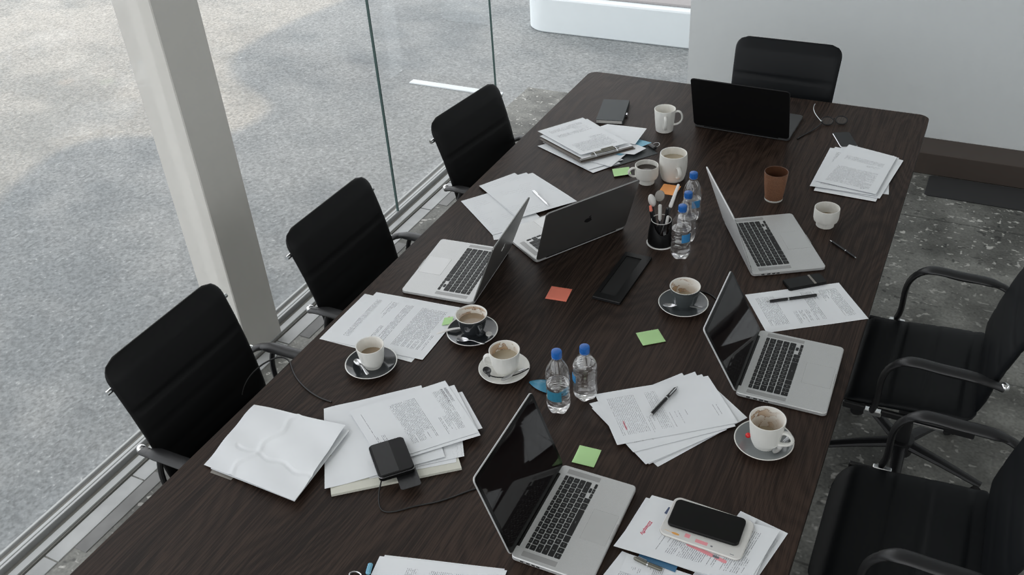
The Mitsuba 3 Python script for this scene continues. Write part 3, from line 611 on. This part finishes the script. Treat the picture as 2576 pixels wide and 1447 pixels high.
# ================================================================== STICKY NOTES
def note(c, m, label, z=.0004, lift=.004, thick=.0006):
    mm, uv = sheet_mesh([(p[0], p[1], z) for p in c], thick, 0, 8, 8, lambda u, v: lift * v ** 3)
    k = obj('sticky_note', mm, m, smooth=True, uv=uv); tag(k, label, 'sticky note')
def sq(x, y, a, w, h):
    c, s = math.cos(math.radians(a)), math.sin(math.radians(a)); e1 = np.array([c, s]) * w / 2; e2 = np.array([s, -c]) * h / 2; o = np.array([x, y])
    return [o - e1 - e2, o + e1 - e2, o + e1 + e2, o - e1 + e2]
note(sq(-1.101, 2.324, 7.4, .073, .073), 'note_coral', 'coral red sticky note in the middle of the table beside the black flat case', thick=.004, lift=.001)
note(sq(-.738, 2.217, 39.3, .074, .068), 'note_green', 'green sticky note between the grey cup and the two bottles', thick=.002, lift=.002)
note(sq(-.723, 1.664, 4.8, .062, .069), 'note_green', 'green sticky note beside the hinge of the front laptop', thick=.002, lift=.003)
note(sq(-.984, 3.127, 2.2, .070, .080), 'note_orange', 'orange sticky note at the foot of the tall white mug', thick=.002, lift=.001)
note([(-1.256, 3.205), (-1.197, 3.246), (-1.165, 3.185), (-1.222, 3.142)], 'note_green', 'green sticky note between the clipboard pile and the small coffee mug', z=.0018, lift=.004)
gt = obj('page_flag', sheet_mesh([(-1.391, 2.055, .0058), (-1.366, 2.070, .0075), (-1.350, 2.035, .0075), (-1.380, 2.018, .0045)], .0004)[0], 'note_green', smooth=False)
tag(gt, 'small pale green page flag on the printed sheet beside the grey cup', 'page flag')

# ================================================================== CUPS
def cup_parts(t, prof, wall, outer, lining, coffee=None, level=.5, foot=0.0, stain=0.0, z=0, x=0, y=0, rot=0):
    """prof: outer profile (r, z) from foot to rim"""
    M = place(x, y, z, rot)
    prof = np.array(prof, float); R, Hh = prof[-1]
    out = np.vstack([[[0, .0012]], [[prof[0][0] * .8, .0012]], prof, ])
    obj('body', lathe(out, 56), outer, t, smooth=40, M=M)
    ins = prof[prof[:, 1] > .010].copy(); ins[:, 0] -= wall; ins[0, 1] = max(ins[0, 1], .010)
    zin = ins[0, 1]
    full = np.vstack([[[0, zin]], [[ins[0, 0] * .85, zin]], ins + [0, 0]])
    full[1:-1, 1] += 0.0
    m, uv = lathe(full[:-1].tolist() + [[R - wall, Hh - .0012]], 64, True, stain)
    obj('lining', m, lining, t, uv=uv, smooth=True, M=M, label=None if stain == 0 else 'coffee-stained white inside')
    a = np.linspace(math.pi, 0, 9); rim = np.c_[R - wall / 2 + wall / 2 * np.cos(a), Hh - .0012 + wall / 2 * np.sin(a)]
    obj('rim', lathe(rim[::-1], 56), 'ceramic' if lining in ('stained', 'lining') else lining, t, smooth=True, M=M)
    if coffee:
        zl = level * Hh; rl = np.interp(zl, ins[:, 1], ins[:, 0]) - .0004
        obj('coffee', lathe([(0, zl), (rl * .93, zl), (rl, zl + .0006)], 48), coffee, t, smooth=True, M=M, label='coffee left in the cup')
def handle(t, m, x, y, z, ang, r0, z0, z1, out, rad=.007, flat=.68, name='handle'):
    a = math.radians(ang); d = np.array([math.cos(a), math.sin(a), 0])
    pts = [d * (r0[1] - .002) + [0, 0, z1], d * (r0[1] + out * .62) + [0, 0, z1 + .003], d * (r0[1] + out) + [0, 0, z1 * .62 + z0 * .38], d * (r0[0] + out * .72) + [0, 0, z0 * .85 + z1 * .15], d * (r0[0] - .002) + [0, 0, z0]]
    obj(name, tube(spline(pts, 22), rad, 10, flat), m, t, smooth=50, M=place(x, y, z))
def saucer(label, x, y, R_, top, rim, ang=0):
    t = thing('saucer', label, 'saucer'); M = place(x, y, TZ, ang)
    obj('plate', lathe([(0, .004), (R_ * .34, .004), (R_ * .38, .0052), (R_ * .62, .0075), (R_ * .90, .0165), (R_ * .955, .0185)], 64), top, t, smooth=True, M=M)
    obj('rim', lathe([(R_ * .955, .0185), (R_ * .98, .0195), (R_, .0185), (R_ * .985, .0165), (R_ * .9, .0125), (R_ * .55, .0015), (R_ * .45, 0), (R_ * .40, 0), (R_ * .36, .0015), (0, .0015)], 64), rim, t, smooth=40, M=M)
    return t
def spoon(label, p0, p1, z0, z1, m='steel', bw=.0115, handle_flat=.0022, name='teaspoon', L=None):
    """bowl at p0, handle end at p1"""
    t = thing(name, label, 'spoon')
    a = np.r_[p0, z0]; b = np.r_[p1, z1]; d = (b - a) / np.linalg.norm(b - a); ln = np.linalg.norm(b - a)
    bl = .042; s = np.linspace(0, 1, 14)
    side = np.cross([0, 0, 1], d); side /= np.linalg.norm(side); upv = np.cross(d, side)
    rings = []
    for q in s:
        wv = bw * math.sqrt(max(1 - (2 * q - 1) ** 2, .02)) * (1.05 - .2 * q); dep = .005 * math.sin(math.pi * q)
        an = np.linspace(0, 2 * math.pi, 16, endpoint=False)
        top = np.where(np.sin(an) > 0, -dep * (1 - np.cos(an) ** 2) + .0006, -dep * (1 - np.cos(an) ** 2) - .0006)
        rings.append(a + d * (q * bl) + side * (np.cos(an) * wv)[:, None] + upv * (top + .0035)[:, None])
    obj('bowl', loft(rings), m, t, smooth=60)
    hp = spline([a + d * (bl - .003) + upv * .0035, a + d * (bl + .012) + upv * .006, a + d * (bl + (ln - bl) * .5) + upv * .004, b + upv * .001], 16)
    obj('stem', tube(hp, np.interp(np.linspace(0, 1, 16), [0, .3, .9, 1], [.0028, .0026, .0058, .0035]), 10, .38), m, t, smooth=60)
    return t
TALL = lambda rb, rt, h, k=.55: [(rb, 0), (rb * 1.02, .004)] + [(rb + (rt - rb) * (q ** k), .006 + (h - .006) * q) for q in np.linspace(.04, 1, 16)]
# 1 white espresso cup on steel-grey saucer
saucer('dark grey saucer with pale rim under the white cup at the left of the table', -1.481, 1.759, .081, 'ceramic_slate', 'ceramic', 10)
t = thing('coffee_cup', 'white cup without visible handle on the dark grey saucer beside the printed sheets', 'cup')
cup_parts(t, TALL(.027, .0435, .078, .42), .003, 'ceramic', 'lining', 'milk_coffee', .52, z=TZ + .0045, x=-1.478, y=1.763)
# 2 slate cup
saucer('dark slate saucer with pale rim under the slate grey cup', -1.267, 2.020, .083, 'ceramic_slate', 'ceramic')
t = thing('coffee_cup', 'slate grey cup with white inside holding milky coffee beside the green page flag', 'cup')
cup_parts(t, TALL(.026, .051, .074, .5), .003, 'ceramic_slate', 'stained', 'milk_coffee', .62, z=TZ + .0045, x=-1.267, y=2.024, stain=1, rot=-40)
handle(t, 'ceramic_slate', -1.267, 2.024, TZ + .0045, -35, (.036, .045), .018, .056, .022)
# 3 white cup on white saucer
saucer('white saucer holding the coffee-stained white cup and a black teaspoon', -1.089, 1.894, .078, 'ceramic', 'ceramic')
t = thing('coffee_cup', 'coffee-stained white cup on the white saucer in the middle of the table', 'cup')
cup_parts(t, TALL(.030, .047, .079, .45), .003, 'ceramic', 'stained', 'pale_coffee', .60, z=TZ + .0045, x=-1.086, y=1.898, stain=2, rot=0)
handle(t, 'ceramic', -1.086, 1.898, TZ + .0045, 205, (.036, .044), .020, .056, .018)
# 4 grey cup
saucer('grey saucer with pale rim under the grey cup at the centre of the table', -.696, 2.411, .081, 'ceramic_grey', 'ceramic')
t = thing('coffee_cup', 'nearly empty grey cup with white stained inside left of the dark laptop screen', 'cup')
cup_parts(t, TALL(.027, .0495, .078, .5), .003, 'ceramic_grey', 'stained', 'pale_coffee', .36, z=TZ + .0045, x=-.693, y=2.412, stain=3, rot=20)
# 5 white cup on grey saucer
saucer('light grey saucer under the white cup with handle at lower right', -.303, 1.893, .079, 'saucer_grey', 'ceramic_matt')
t = thing('coffee_cup', 'white cup with curved handle and coffee stains, on the light grey saucer', 'cup')
cup_parts(t, TALL(.031, .048, .092, .45), .003, 'ceramic', 'stained', 'pale_coffee', .30, z=TZ + .0045, x=-.300, y=1.893, stain=4, rot=10)
handle(t, 'ceramic', -.300, 1.893, TZ + .0045, -8, (.037, .045), .018, .058, .028)
rb = obj('sugar_stick', mv(trimesh.creation.icosphere(2, .0075), -.345, 1.888, TZ + .022, s=(1.0, 1.0, 1.0)), 'red_gloss'); tag(rb, 'tiny red sweet on the light grey saucer at lower right', 'sweet')
sw = thing('creamer_pot', 'tiny white round sugar sweet on the dark slate saucer', 'sweet')
obj('tablet', mv(lathe([(0, 0), (.0095, 0), (.0105, .0015), (.0105, .004), (.0095, .0055), (0, .0055)], 24), -1.206, 2.019, TZ + .0170), 'white_plastic', sw)
# mugs
t = thing('mug', 'tall white mug with small ear handle, a little coffee left, behind the orange note', 'mug')
cup_parts(t, [(.042, 0), (.045, .003), (.050, .02), (.0545, .05), (.0555, .08), (.0545, .100), (.053, .112)], .004, 'ceramic_matt', 'lining', 'pale_coffee', .72, z=TZ, x=-1.003, y=3.222)
handle(t, 'ceramic_matt', -1.003, 3.222, TZ, -52, (.050, .052), .030, .068, .026, .0080, .62)
t = thing('mug', 'short white stacking mug of black coffee beside the clipboard pile', 'mug')
cup_parts(t, [(.030, 0), (.0318, .002), (.0322, .018), (.0335, .021), (.043, .026), (.0465, .036), (.047, .060), (.0465, .078)], .0035, 'ceramic_matt', 'ceramic_matt', 'black_coffee', .74, z=TZ, x=-1.089, y=3.153)
handle(t, 'ceramic_matt', -1.089, 3.153, TZ, 215, (.045, .0465), .034, .066, .026, .0066, .66)
t = thing('mug', 'slim white mug with two handles beside the black laptop at the far end', 'mug')
cup_parts(t, [(.034, 0), (.037, .002), (.0395, .02), (.043, .06), (.0455, .094), (.0465, .102)], .0035, 'ceramic', 'lining', None, z=TZ, x=-1.175, y=3.622)
handle(t, 'ceramic', -1.175, 3.622, TZ, -68, (.040, .044), .022, .080, .020, .0068, .62); handle(t, 'ceramic', -1.175, 3.622, TZ, 12, (.041, .045), .030, .088, .030, .0068, .62)
t = thing('tumbler', 'brown clay tumbler without handle near the far right papers', 'cup')
cup_parts(t, [(.031, 0), (.0325, .001), (.0335, .008), (.036, .03), (.0405, .07), (.043, .10), (.0445, .119)], .003, 'brown_clay', 'brown_glaze', None, z=TZ, x=-.594, y=3.196)
obj('foot_ring', lathe([(.029, .0), (.0328, .0), (.0340, .003), (.0343, .009)], 48), 'ceramic_matt', t, smooth=True, M=place(-.594, 3.196, TZ), label='pale unglazed base')
t = thing('stacking_cup', 'short white stacking cup without handle in front of the far right papers', 'cup')
cup_parts(t, [(.030, 0), (.0318, .002), (.0322, .018), (.0335, .021), (.042, .025), (.0445, .034), (.0450, .055), (.0445, .074)], .0035, 'ceramic_matt', 'ceramic_matt', 'milk_coffee', .42, z=TZ, x=-.378, y=3.074)

# spoons on the saucers
spoon('steel teaspoon lying across the dark grey saucer of the white cup at left', (-1.535, 1.752), (-1.452, 1.700), TZ + .014, TZ + .0225)
spoon('steel teaspoon on the front of the dark slate saucer', (-1.292, 1.965), (-1.193, 1.968), TZ + .012, TZ + .0225, bw=.013)
st = obj('wooden_stirrer', tube(spline([(-1.362, 1.955, TZ + .0195), (-1.33, 1.99, TZ + .0225), (-1.305, 2.02, TZ + .014)], 12), np.interp(np.linspace(0, 1, 12), [0, .15, 1], [.002, .006, .0055]), 10, .3), 'white_plastic')
tag(st, 'pale flat stirrer sticking out over the rim of the dark slate saucer', 'stirrer')
t = spoon('black teaspoon with a round bowl on the white saucer', (-1.140, 1.872), (-1.112, 1.838), TZ + .0165, TZ + .0215, 'pen_black', bw=.013)
obj('stem', tube(spline([(-1.112, 1.840, TZ + .0215), (-1.09, 1.848, TZ + .014), (-1.055, 1.866, TZ + .0145), (-1.015, 1.913, TZ + .0225)], 14), .0018, 8), 'pen_black', t)
spoon('steel teaspoon crossing the black one on the white saucer', (-1.067, 1.832), (-1.024, 1.905), TZ + .0185, TZ + .0235, bw=.008)
spoon('steel teaspoon along the front of the grey saucer at the centre', (-.752, 2.372), (-.628, 2.398), TZ + .0135, TZ + .0235)
spoon('steel teaspoon tucked beside the cup handle on the light grey saucer', (-.268, 1.855), (-.243, 1.928), TZ + .0125, TZ + .0215, bw=.010)

# ================================================================== BOTTLES
def bottle(label, x, y, h, r, level, lab, ang, rot=0):
    t = thing('water_bottle', label, 'bottle'); M = place(x, y, TZ, rot)
    hn = h - .026
    prof = [(.0, .006), (r * .45, .0045), (r * .70, .0022), (r * .88, .006), (r * .97, .016), (r, .028)]
    body_top = h * .60
    zs = np.linspace(.034, body_top, 30)
    prof += [(r * (1 - .030 * (0.5 + .5 * math.cos((z_ - .034) / .0135 * 2 * math.pi)) - .035 * math.exp(-((z_ - h * .33) / .016) ** 2)), z_) for z_ in zs]
    prof += [(r * (1 - .62 * q ** 1.7), body_top + (hn - .006 - body_top) * q) for q in np.linspace(.08, 1, 16)]
    prof += [(.0125, hn - .003), (.0150, hn), (.0150, hn + .002), (.0122, hn + .004), (.0122, hn + .018)]
    def petal(R_, Z, th):
        k = np.clip((.022 - Z) / .022, 0, 1); w = (0.5 + 0.5 * np.cos(5 * th)); return R_ * (1 - .10 * k * w), Z + .004 * k * w * (R_ > r * .3)
    obj('body', lathe(prof, 60, fn=petal), 'pet', t, smooth=50, M=M)
    pin = [(max(a - .0010, 0), z_ + (.0010 if z_ < .02 else 0)) for a, z_ in prof if z_ < level * h]
    ra = np.interp(level * h, [q[1] for q in prof[6:]], [q[0] for q in prof[6:]]) - .0010
    obj('water', lathe(pin + [(ra, level * h), (ra * .5, level * h), (0, level * h)], 60, fn=petal), 'water', t, smooth=40, M=M)
    cp = [(0, hn + .024), (.0118, hn + .024), (.0140, hn + .0225), (.0145, hn + .020), (.0145, hn + .0065), (.0140, hn + .005), (.0128, hn + .0048)]
    obj('cap', lathe(cp[::-1], 48, fn=lambda R_, Z, th: (R_ + .0004 * (np.cos(th * 24) > 0) * (R_ > .0142), Z)), 'cap_blue', t, smooth=35, M=M, label='blue screw cap')
    obj('cap_ring', lathe([(.0128, hn + .0008), (.0142, hn + .0012), (.0142, hn + .0036), (.0128, hn + .004)], 48), 'cap_blue', t, smooth=True, M=M)
    if lab:
        m_, z0, z1, a0, a1 = lab; an = np.radians(np.linspace(a0, a1, 14)); V = []; F = []
        for k, a in enumerate(an):
            for rr in (r + .0004, r + .0010):
                for z_ in (z0, z1): V.append((rr * math.cos(a), rr * math.sin(a), z_))
        for k in range(13):
            q = 4 * k; F += [(q + 2, q + 6, q + 7), (q + 2, q + 7, q + 3), (q, q + 5, q + 4), (q, q + 1, q + 5), (q + 1, q + 3, q + 7), (q + 1, q + 7, q + 5), (q, q + 4, q + 6), (q, q + 6, q + 2)]
        obj('label', trimesh.Trimesh(V, F, process=False), m_, t, smooth=20, M=M, label='blue paper label')
    return t
bottle('water bottle farthest back behind the pen holder, below the orange note', -.840, 2.950, .196, .0335, .44, ('label_blue', .062, .092, -75, -20), 0)
bottle('water bottle in the middle of the row beside the pen holder', -.812, 2.800, .200, .0335, .50, None, 0, 15)
bottle('water bottle nearest of the row beside the pen holder, blue label turned right', -.797, 2.688, .211, .0345, .56, ('label_blue', .078, .110, -75, -20), 0, 5)
t = bottle('water bottle with a teal label beside the blue plastic lid', -.869, 1.806, .219, .0345, .46, ('label_teal', .058, .092, -125, -50), 0)
bottle('water bottle standing just behind the paper fan, right one of the near pair', -.820, 1.886, .190, .0355, .70, ('label_blue', .070, .095, 175, 215), 0, 30)
pf = thing('bottle_lid', 'blue leaf-shaped plastic lid lying behind the teal-labelled bottle', 'lid')
lf = []
for q in np.linspace(0, 1, 16):
    wv = .026 * math.sin(math.pi * min(q * .72 + .02, 1)) ** .8; an = np.linspace(0, 2 * math.pi, 16, endpoint=False)
    lf.append(np.stack([np.full(16, q * .085), np.cos(an) * wv, .0016 + .010 * math.sin(math.pi * q) * (1 - np.cos(an) ** 2) * (np.sin(an) > 0) + .004 * math.sin(math.pi * q)], 1))
obj('leaf', mv(loft(lf), -.998, 1.880, TZ, rz=-3), 'teal_plastic', pf, smooth=60)

# ================================================================== PEN HOLDER
ph = thing('pen_holder', 'clear and black desk pen holder beside the row of water bottles', 'pen holder')
HX, HY = -.890, 2.750
def cut(R_, Z, th):
    f = Z / .088; top = .050 + .046 * (0.5 + 0.5 * np.cos(2 * (th - .6))) ** 1.3
    return R_, f * top
obj('black_shell', lathe([(.0, .003), (.044, .003), (.047, .006)] + [(.047 - .010 * q ** 2.2, .006 + .082 * q) for q in np.linspace(.05, 1, 18)] + [(.0355, .088)] + [(.045 - .010 * q ** 2.2, .006 + .080 * q) for q in np.linspace(1, .05, 12)], 56, fn=cut), 'black_case', ph, smooth=50, M=place(HX, HY, TZ))
obj('base_ring', lathe([(0, 0), (.050, 0), (.0512, .0015), (.050, .004), (.046, .005)], 56), 'white_plastic', ph, smooth=40, M=place(HX, HY, TZ))
obj('clear_cup', lathe([(.033, .006), (.0340, .03), (.0350, .097)], 48), 'pet', ph, smooth=True, M=place(HX, HY, TZ))
obj('clear_rim', lathe([(.0344, .0955), (.0362, .0965), (.0362, .0985), (.0344, .0985)], 48), 'white_plastic', ph, smooth=True, M=place(HX, HY, TZ))
def inpot(name, label, catg, top, parts, k=.45):
    """a tool standing in the holder; top: offset of its upper end from the holder's axis and its height"""
    t = thing(name, label, catg); a = np.array([HX + top[0] * k, HY + top[1] * k, TZ + .012]); b = np.array([HX + top[0], HY + top[1], top[2]]); L = np.linalg.norm(b - a); d = (b - a) / L
    for (n, s0, s1, r0, r1, fl, m) in parts: obj(n, tube([a + d * (L * s0), a + d * (L * (s0 * .95 + s1 * .05)), a + d * (L * (s0 * .05 + s1 * .95)), a + d * (L * s1)], [r0 * .7, r0, r1, r1 * .6], 14, fl), m, t, smooth=50)
    return t, b, d
inpot('marker', 'black marker with red tip leaning left in the pen holder', 'pen', (-.043, .000, .895), [('barrel', 0, .84, .0052, .0060, 1, 'pen_black'), ('cap', .84, 1, .0062, .0050, 1, 'note_coral')])
inpot('pen', 'white ballpoint pen upright in the pen holder', 'pen', (-.014, .020, .895), [('barrel', 0, .55, .0048, .0050, 1, 'steel'), ('upper_barrel', .55, 1, .0068, .0068, .7, 'white_plastic')])
inpot('pen', 'black felt pen at the right of the pen holder', 'pen', (.013, .022, .885), [('barrel', 0, 1, .0052, .0058, 1, 'pen_black')])
inpot('pen', 'short white pen nearest the front bottle in the pen holder', 'pen', (.026, -.008, .872), [('barrel', 0, .7, .0045, .005, 1, 'pen_black'), ('cap', .7, 1, .0072, .0060, .8, 'white_plastic')])
inpot('letter_opener', 'white letter opener with black edge leaning toward the rear bottle', 'letter opener', (.030, .088, .950), [('blade', 0, .60, .0040, .0060, .5, 'pen_black'), ('grip', .60, 1, .0080, .0056, .6, 'white_plastic')], -.22)
t, o, d = inpot('scoop', 'white scoop with a bent head in the pen holder', 'scoop', (-.046, .030, .880), [('shaft', 0, 1, .0034, .0036, 1, 'pen_black')], .25)
obj('head', mv(trimesh.creation.icosphere(3, 1.0), *(o + [-.002, .002, .018]), s=(.013, .015, .024), ry=-18), 'white_plastic', t, smooth=True)
t, o, d = inpot('paddle', 'grey round paddle standing in the pen holder behind the scoop', 'paddle', (-.030, .060, .885), [('shaft', 0, 1, .0030, .0030, 1, 'pen_black')], -.10)
obj('disc', mv(trimesh.creation.cylinder(.020, .004, sections=40), *(o + [0, .004, .018]), rx=62, rz=-22), 'grey_plastic', t, smooth=30)

# ================================================================== SMALL THINGS ON THE TABLE
# flat black case in the middle
bk = thing('desk_hatch', 'flat black rectangular case with a recessed panel in the middle of the table', 'case')
M = place(-.934, 2.489, TZ, -1.2)
fr = sbox(-.049, -.146, .049, .146).difference(sbox(-.036, -.118, .020, .122))
obj('frame', extr(fr, .010), 'black_case', bk, smooth=False, M=M)
obj('panel', bx(-.0375, .0215, -.1195, .1235, .0, .0065), 'black_rubber', bk, smooth=False, M=M)
obj('front_edge', chbox(-.049, .049, -.150, -.1455, .001, .011, .001), 'black_plastic', bk, M=M)
# notebook
nb = thing('notebook', 'closed dark grey notebook at the far end beside the clipboard pile', 'notebook')
M = place(-1.449, 3.708, TZ, 12.9)
obj('cover', mv(slab(.121, .223, .0025, .005, .0006), 0, 0, .0165), 'charcoal_cover', nb, M=M); obj('pages', bx(-.0585, .057, -.1095, .1095, .0022, .0165), 'page_block', nb, smooth=False, M=M)
obj('back_cover', slab(.121, .223, .0023, .005, .0006), 'charcoal_cover', nb, M=M); obj('spine', chbox(.0565, .0605, -.1115, .1115, .0004, .0188, .001), 'charcoal_cover', nb, M=M)
obj('pen_loop', mv(trimesh.creation.cylinder(.006, .022, sections=16), .066, -.03, .010, rx=90), 'steel', nb, M=M)
# phones
def phone(label, x, y, z, rz, w, l, h, body, glass, extra=None):
    t = thing('mobile_phone', label, 'phone'); M = place(x, y, TZ + z, rz)
    obj('body', slab(w, l, h, min(w, l) * .14, .0022, 0, 7), body, t, M=M, smooth=40)
    obj('screen', mv(slab(w - .004, l - .004, .0006, min(w, l) * .12, .0001, 0, 7), 0, 0, h - .0003), glass, t, M=M)
    for q in (extra or ()): obj(q[0], bx(*q[1]), q[2], t, smooth=False, M=M)
phone('black phone with a pale metal edge behind the far right pile', -.437, 3.775, .0, 25.5, .072, .135, .008, 'steel', 'bezel')
phone('black phone half under the edge of the silver laptop near the sheet with the pen', -.366, 2.682, 0, 39.1, .135, .056, .012, 'black_case', 'bezel', [('band', (.022, .030, -.0265, .0265, .0122, .0128), 'grey_plastic')])
t = thing('tablet', 'white tablet case with rounded corners lying on the front right papers', 'tablet'); M = place(-.354, 1.542, TZ + .0118, -1.5)
obj('body', slab(.205, .130, .008, .018, .0022, 0, 7), 'white_plastic', t, M=M, smooth=40)
obj('edge_seam', mv(slab(.2056, .1306, .0012, .018, .0003, 0, 7), 0, 0, .0028), 'grey_plastic', t, M=M)
obj('carrot_print', mv(cat(extr(affinity.scale(Point(0, 0).buffer(1, 16), .010, .0034), .0002), bx(-.028, -.009, -.0004, .0004, 0, .0002)), -.062, -.052, .0079, rz=-3), 'orange_ink', t, M=M)
obj('pink_print', bx(-.040, -.027, -.052, -.040, .0079, .0082), 'pink_ink', t, smooth=False, M=M); obj('pink_print', bx(-.012, .018, -.056, -.046, .0079, .0082), 'pink_ink', t, smooth=False, M=M)
obj('dark_mark', bx(.026, .031, -.054, -.050, .0079, .0082), 'dark_ink', t, smooth=False, M=M); obj('dark_mark', bx(.074, .084, -.056, -.0545, .0079, .0082), 'dark_ink', t, smooth=False, M=M)
phone('black phone lying on the white tablet at lower right', -.358, 1.552, .0200, 1.0, .176, .088, .009, 'black_case', 'bezel')
# hard drive and its flap
hd = thing('hard_drive', 'black portable hard drive on the large left paper pile', 'hard drive')
M = place(-1.190, 1.4225, TZ + .0215, 47.0)
obj('case', slab(.098, .130, .0195, .012, .003, 0, 6), 'black_case', hd, M=M, smooth=40); obj('side_trim', mv(slab(.0988, .1308, .002, .012, .0005, 0, 6), 0, 0, .013), 'steel', hd, M=M)
obj('top_panel', mv(slab(.050, .120, .0006, .002, .0001), -.018, 0, .0194), 'bezel', hd, M=M)
fl = obj('card_flap', slab(.056, .075, .0016, .008, .0004), 'black_plastic', M=place(-1.118, 1.388, TZ + .0210, 46)); tag(fl, 'small flat black sleeve sticking out beneath the hard drive', 'sleeve')
def cable(label, pts, r=.0020, name='cable'):
    k = obj(name, tube(spline(pts, 60), r, 8), 'wire_black', smooth=50); tag(k, label, 'cable')
z = TZ + .0024
cable('thin black cable from the hard drive to the front laptop', [(-1.180, 1.362, TZ + .030), (-1.176, 1.345, TZ + .020), (-1.155, 1.300, TZ + .010), (-1.130, 1.278, z), (-1.097, 1.290, z), (-1.064, 1.321, z), (-1.015, 1.360, z), (-.978, 1.400, z), (-.930, 1.452, z), (-.870, 1.47, z)])
cable('black cable hanging over the table edge from the first chair to the large left pile', [(-1.90, 1.60, .62), (-1.86, 1.645, .702), (-1.81, 1.675, .738), (-1.775, 1.684, TZ + .002), (-1.742, 1.678, TZ + .0055), (-1.706, 1.650, z), (-1.631, 1.601, z), (-1.553, 1.575, z), (-1.500, 1.572, z)], .0026)
cable('short black cable between the grey cup and the dark laptop screen', [(-.700, 2.505, z), (-.668, 2.509, z), (-.644, 2.508, z), (-.613, 2.490, z), (-.575, 2.440, z), (-.56, 2.38, z)], .0028)
# pens
def pen(label, a, b, z, r=.0050, body='pen_black', tip='steel', clip=True, name='pen'):
    t = thing(name, label, 'pen'); a = np.r_[a, TZ + z + r]; b = np.r_[b, TZ + z + r]; L = np.linalg.norm(b - a); d = (b - a) / L
    q = lambda s: a + d * (L * s)
    obj('tip', tube([q(0), q(.02), q(.09)], [.0006, .0012, r * .82], 12), tip, t, smooth=40)
    obj('barrel', tube([q(.09), q(.10), q(.3), q(.60)], [r * .85, r, r * 1.04, r * .98], 14), body, t, smooth=40)
    obj('band', tube([q(.60), q(.625)], r * 1.06, 14), tip, t, smooth=40)
    obj('upper_barrel', tube([q(.625), q(.63), q(.92), q(.95)], [r * .95, r, r * .95, r * .7], 14), body, t, smooth=40)
    obj('button', tube([q(.95), q(.985), q(1)], [r * .45, r * .45, r * .3], 12), tip, t, smooth=40)
    if clip:
        sd = np.cross(d, [0, 0, 1.0]); off = np.array([0, 0, 1.0]) * (r + .0014) * .8 + sd * (r * .7)
        obj('clip', tube([q(.94) + off * .8, q(.90) + off, q(.75) + off, q(.68) + off * .9], [.0012, .0016, .0016, .0010], 8, .8), tip, t, smooth=40)
pen('black pen with silver tip lying on the paper fan near the two bottles', (-.617, 1.862), (-.585, 2.013), .0088)
pen('black pen with silver clip lying on the single sheet at the table edge', (-.301, 2.631), (-.452, 2.527), .0016)
pen('black ballpoint pen lying alone on the wood near the short stacking cup', (-.341, 2.973), (-.237, 2.891), .0, .0042, clip=False)
pen('silver pen lying on the handwritten papers behind the edge-on laptop lid', (-1.365, 2.822), (-1.479, 2.911), .0098, .0044, 'steel', 'chrome')
pc = thing('pen', 'short olive metal pen clip lying at the front of the lower right pile', 'pen')
obj('barrel', tube([(-.487, 1.392, TZ + .0085), (-.482, 1.392, TZ + .0085), (-.455, 1.388, TZ + .0085), (-.420, 1.386, TZ + .0085), (-.414, 1.386, TZ + .0085)], [.003, .0052, .0052, .005, .003], 14), 'olive_metal', pc, smooth=40)
obj('band', tube([(-.452, 1.3878, TZ + .0085), (-.449, 1.3876, TZ + .0085)], .0055, 14), 'steel', pc, smooth=40); obj('clip', tube([(-.478, 1.397, TZ + .012), (-.455, 1.3935, TZ + .0125)], .0012, 8), 'steel', pc)
kc = thing('binder_clip', 'small blue and silver clip at the corner of the papers at the bottom edge', 'clip')
obj('body', mv(chbox(-.016, .016, -.006, .006, 0, .010, .003), -1.058, 1.108, TZ + .0002, rz=-70), 'blue_card', kc)
obj('ring', mv(tube([(.016 * math.cos(a), .010 * math.sin(a), .004) for a in np.linspace(0, 2 * math.pi, 24)], .0022, 8), -1.078, 1.078, TZ), 'steel', kc)

# ================================================================== GLASSES
gl = thing('eyeglasses', 'black round eyeglasses lying beside the black laptop at the far end', 'eyeglasses')
def lens_ring(cx, cy, tilt=35):
    pts = []
    for a in np.linspace(0, 2 * math.pi, 33):
        u, v = .025 * math.cos(a), .020 * math.sin(a)
        pts.append((u, v * math.cos(R(tilt)), .0022 + .013 + v * math.sin(R(tilt))))
    return pts
for cx in (-.030, .030):
    pts = np.array(lens_ring(0, 0)); pts[:, 0] += cx
    obj('rim', mv(tube(pts, .0028, 8), -.510, 3.925, TZ, rz=26), 'pen_black', gl, smooth=50)
    fan = trimesh.Trimesh(np.vstack([pts[:-1], pts[:-1].mean(0)]), [(i, (i + 1) % 32, 32) for i in range(32)], process=False)
    obj('lens', mv(fan, -.510, 3.925, TZ, rz=26), 'pane', gl, smooth=False)
obj('bridge', mv(tube(spline([(-.006, .003, .019), (0, .006, .022), (.006, .003, .019)], 8), .0020, 8), -.510, 3.925, TZ, rz=26), 'pen_black', gl)
lh = mv(trimesh.creation.icosphere(2, .004), -.561, 3.895, TZ + .018); obj('hinge', lh, 'steel', gl, smooth=True)
obj('temple', tube(spline([(-.561, 3.895, TZ + .018), (-.590, 3.94, TZ + .020), (-.612, 3.985, TZ + .026), (-.616, 4.03, TZ + .032)], 16), .0020, 8), 'steel', gl, smooth=50)
obj('temple', tube(spline([(-.558, 3.890, TZ + .012), (-.575, 3.830, TZ + .006), (-.600, 3.775, TZ + .004), (-.622, 3.722, TZ + .003)], 16), .0026, 8), 'pen_black', gl, smooth=50)
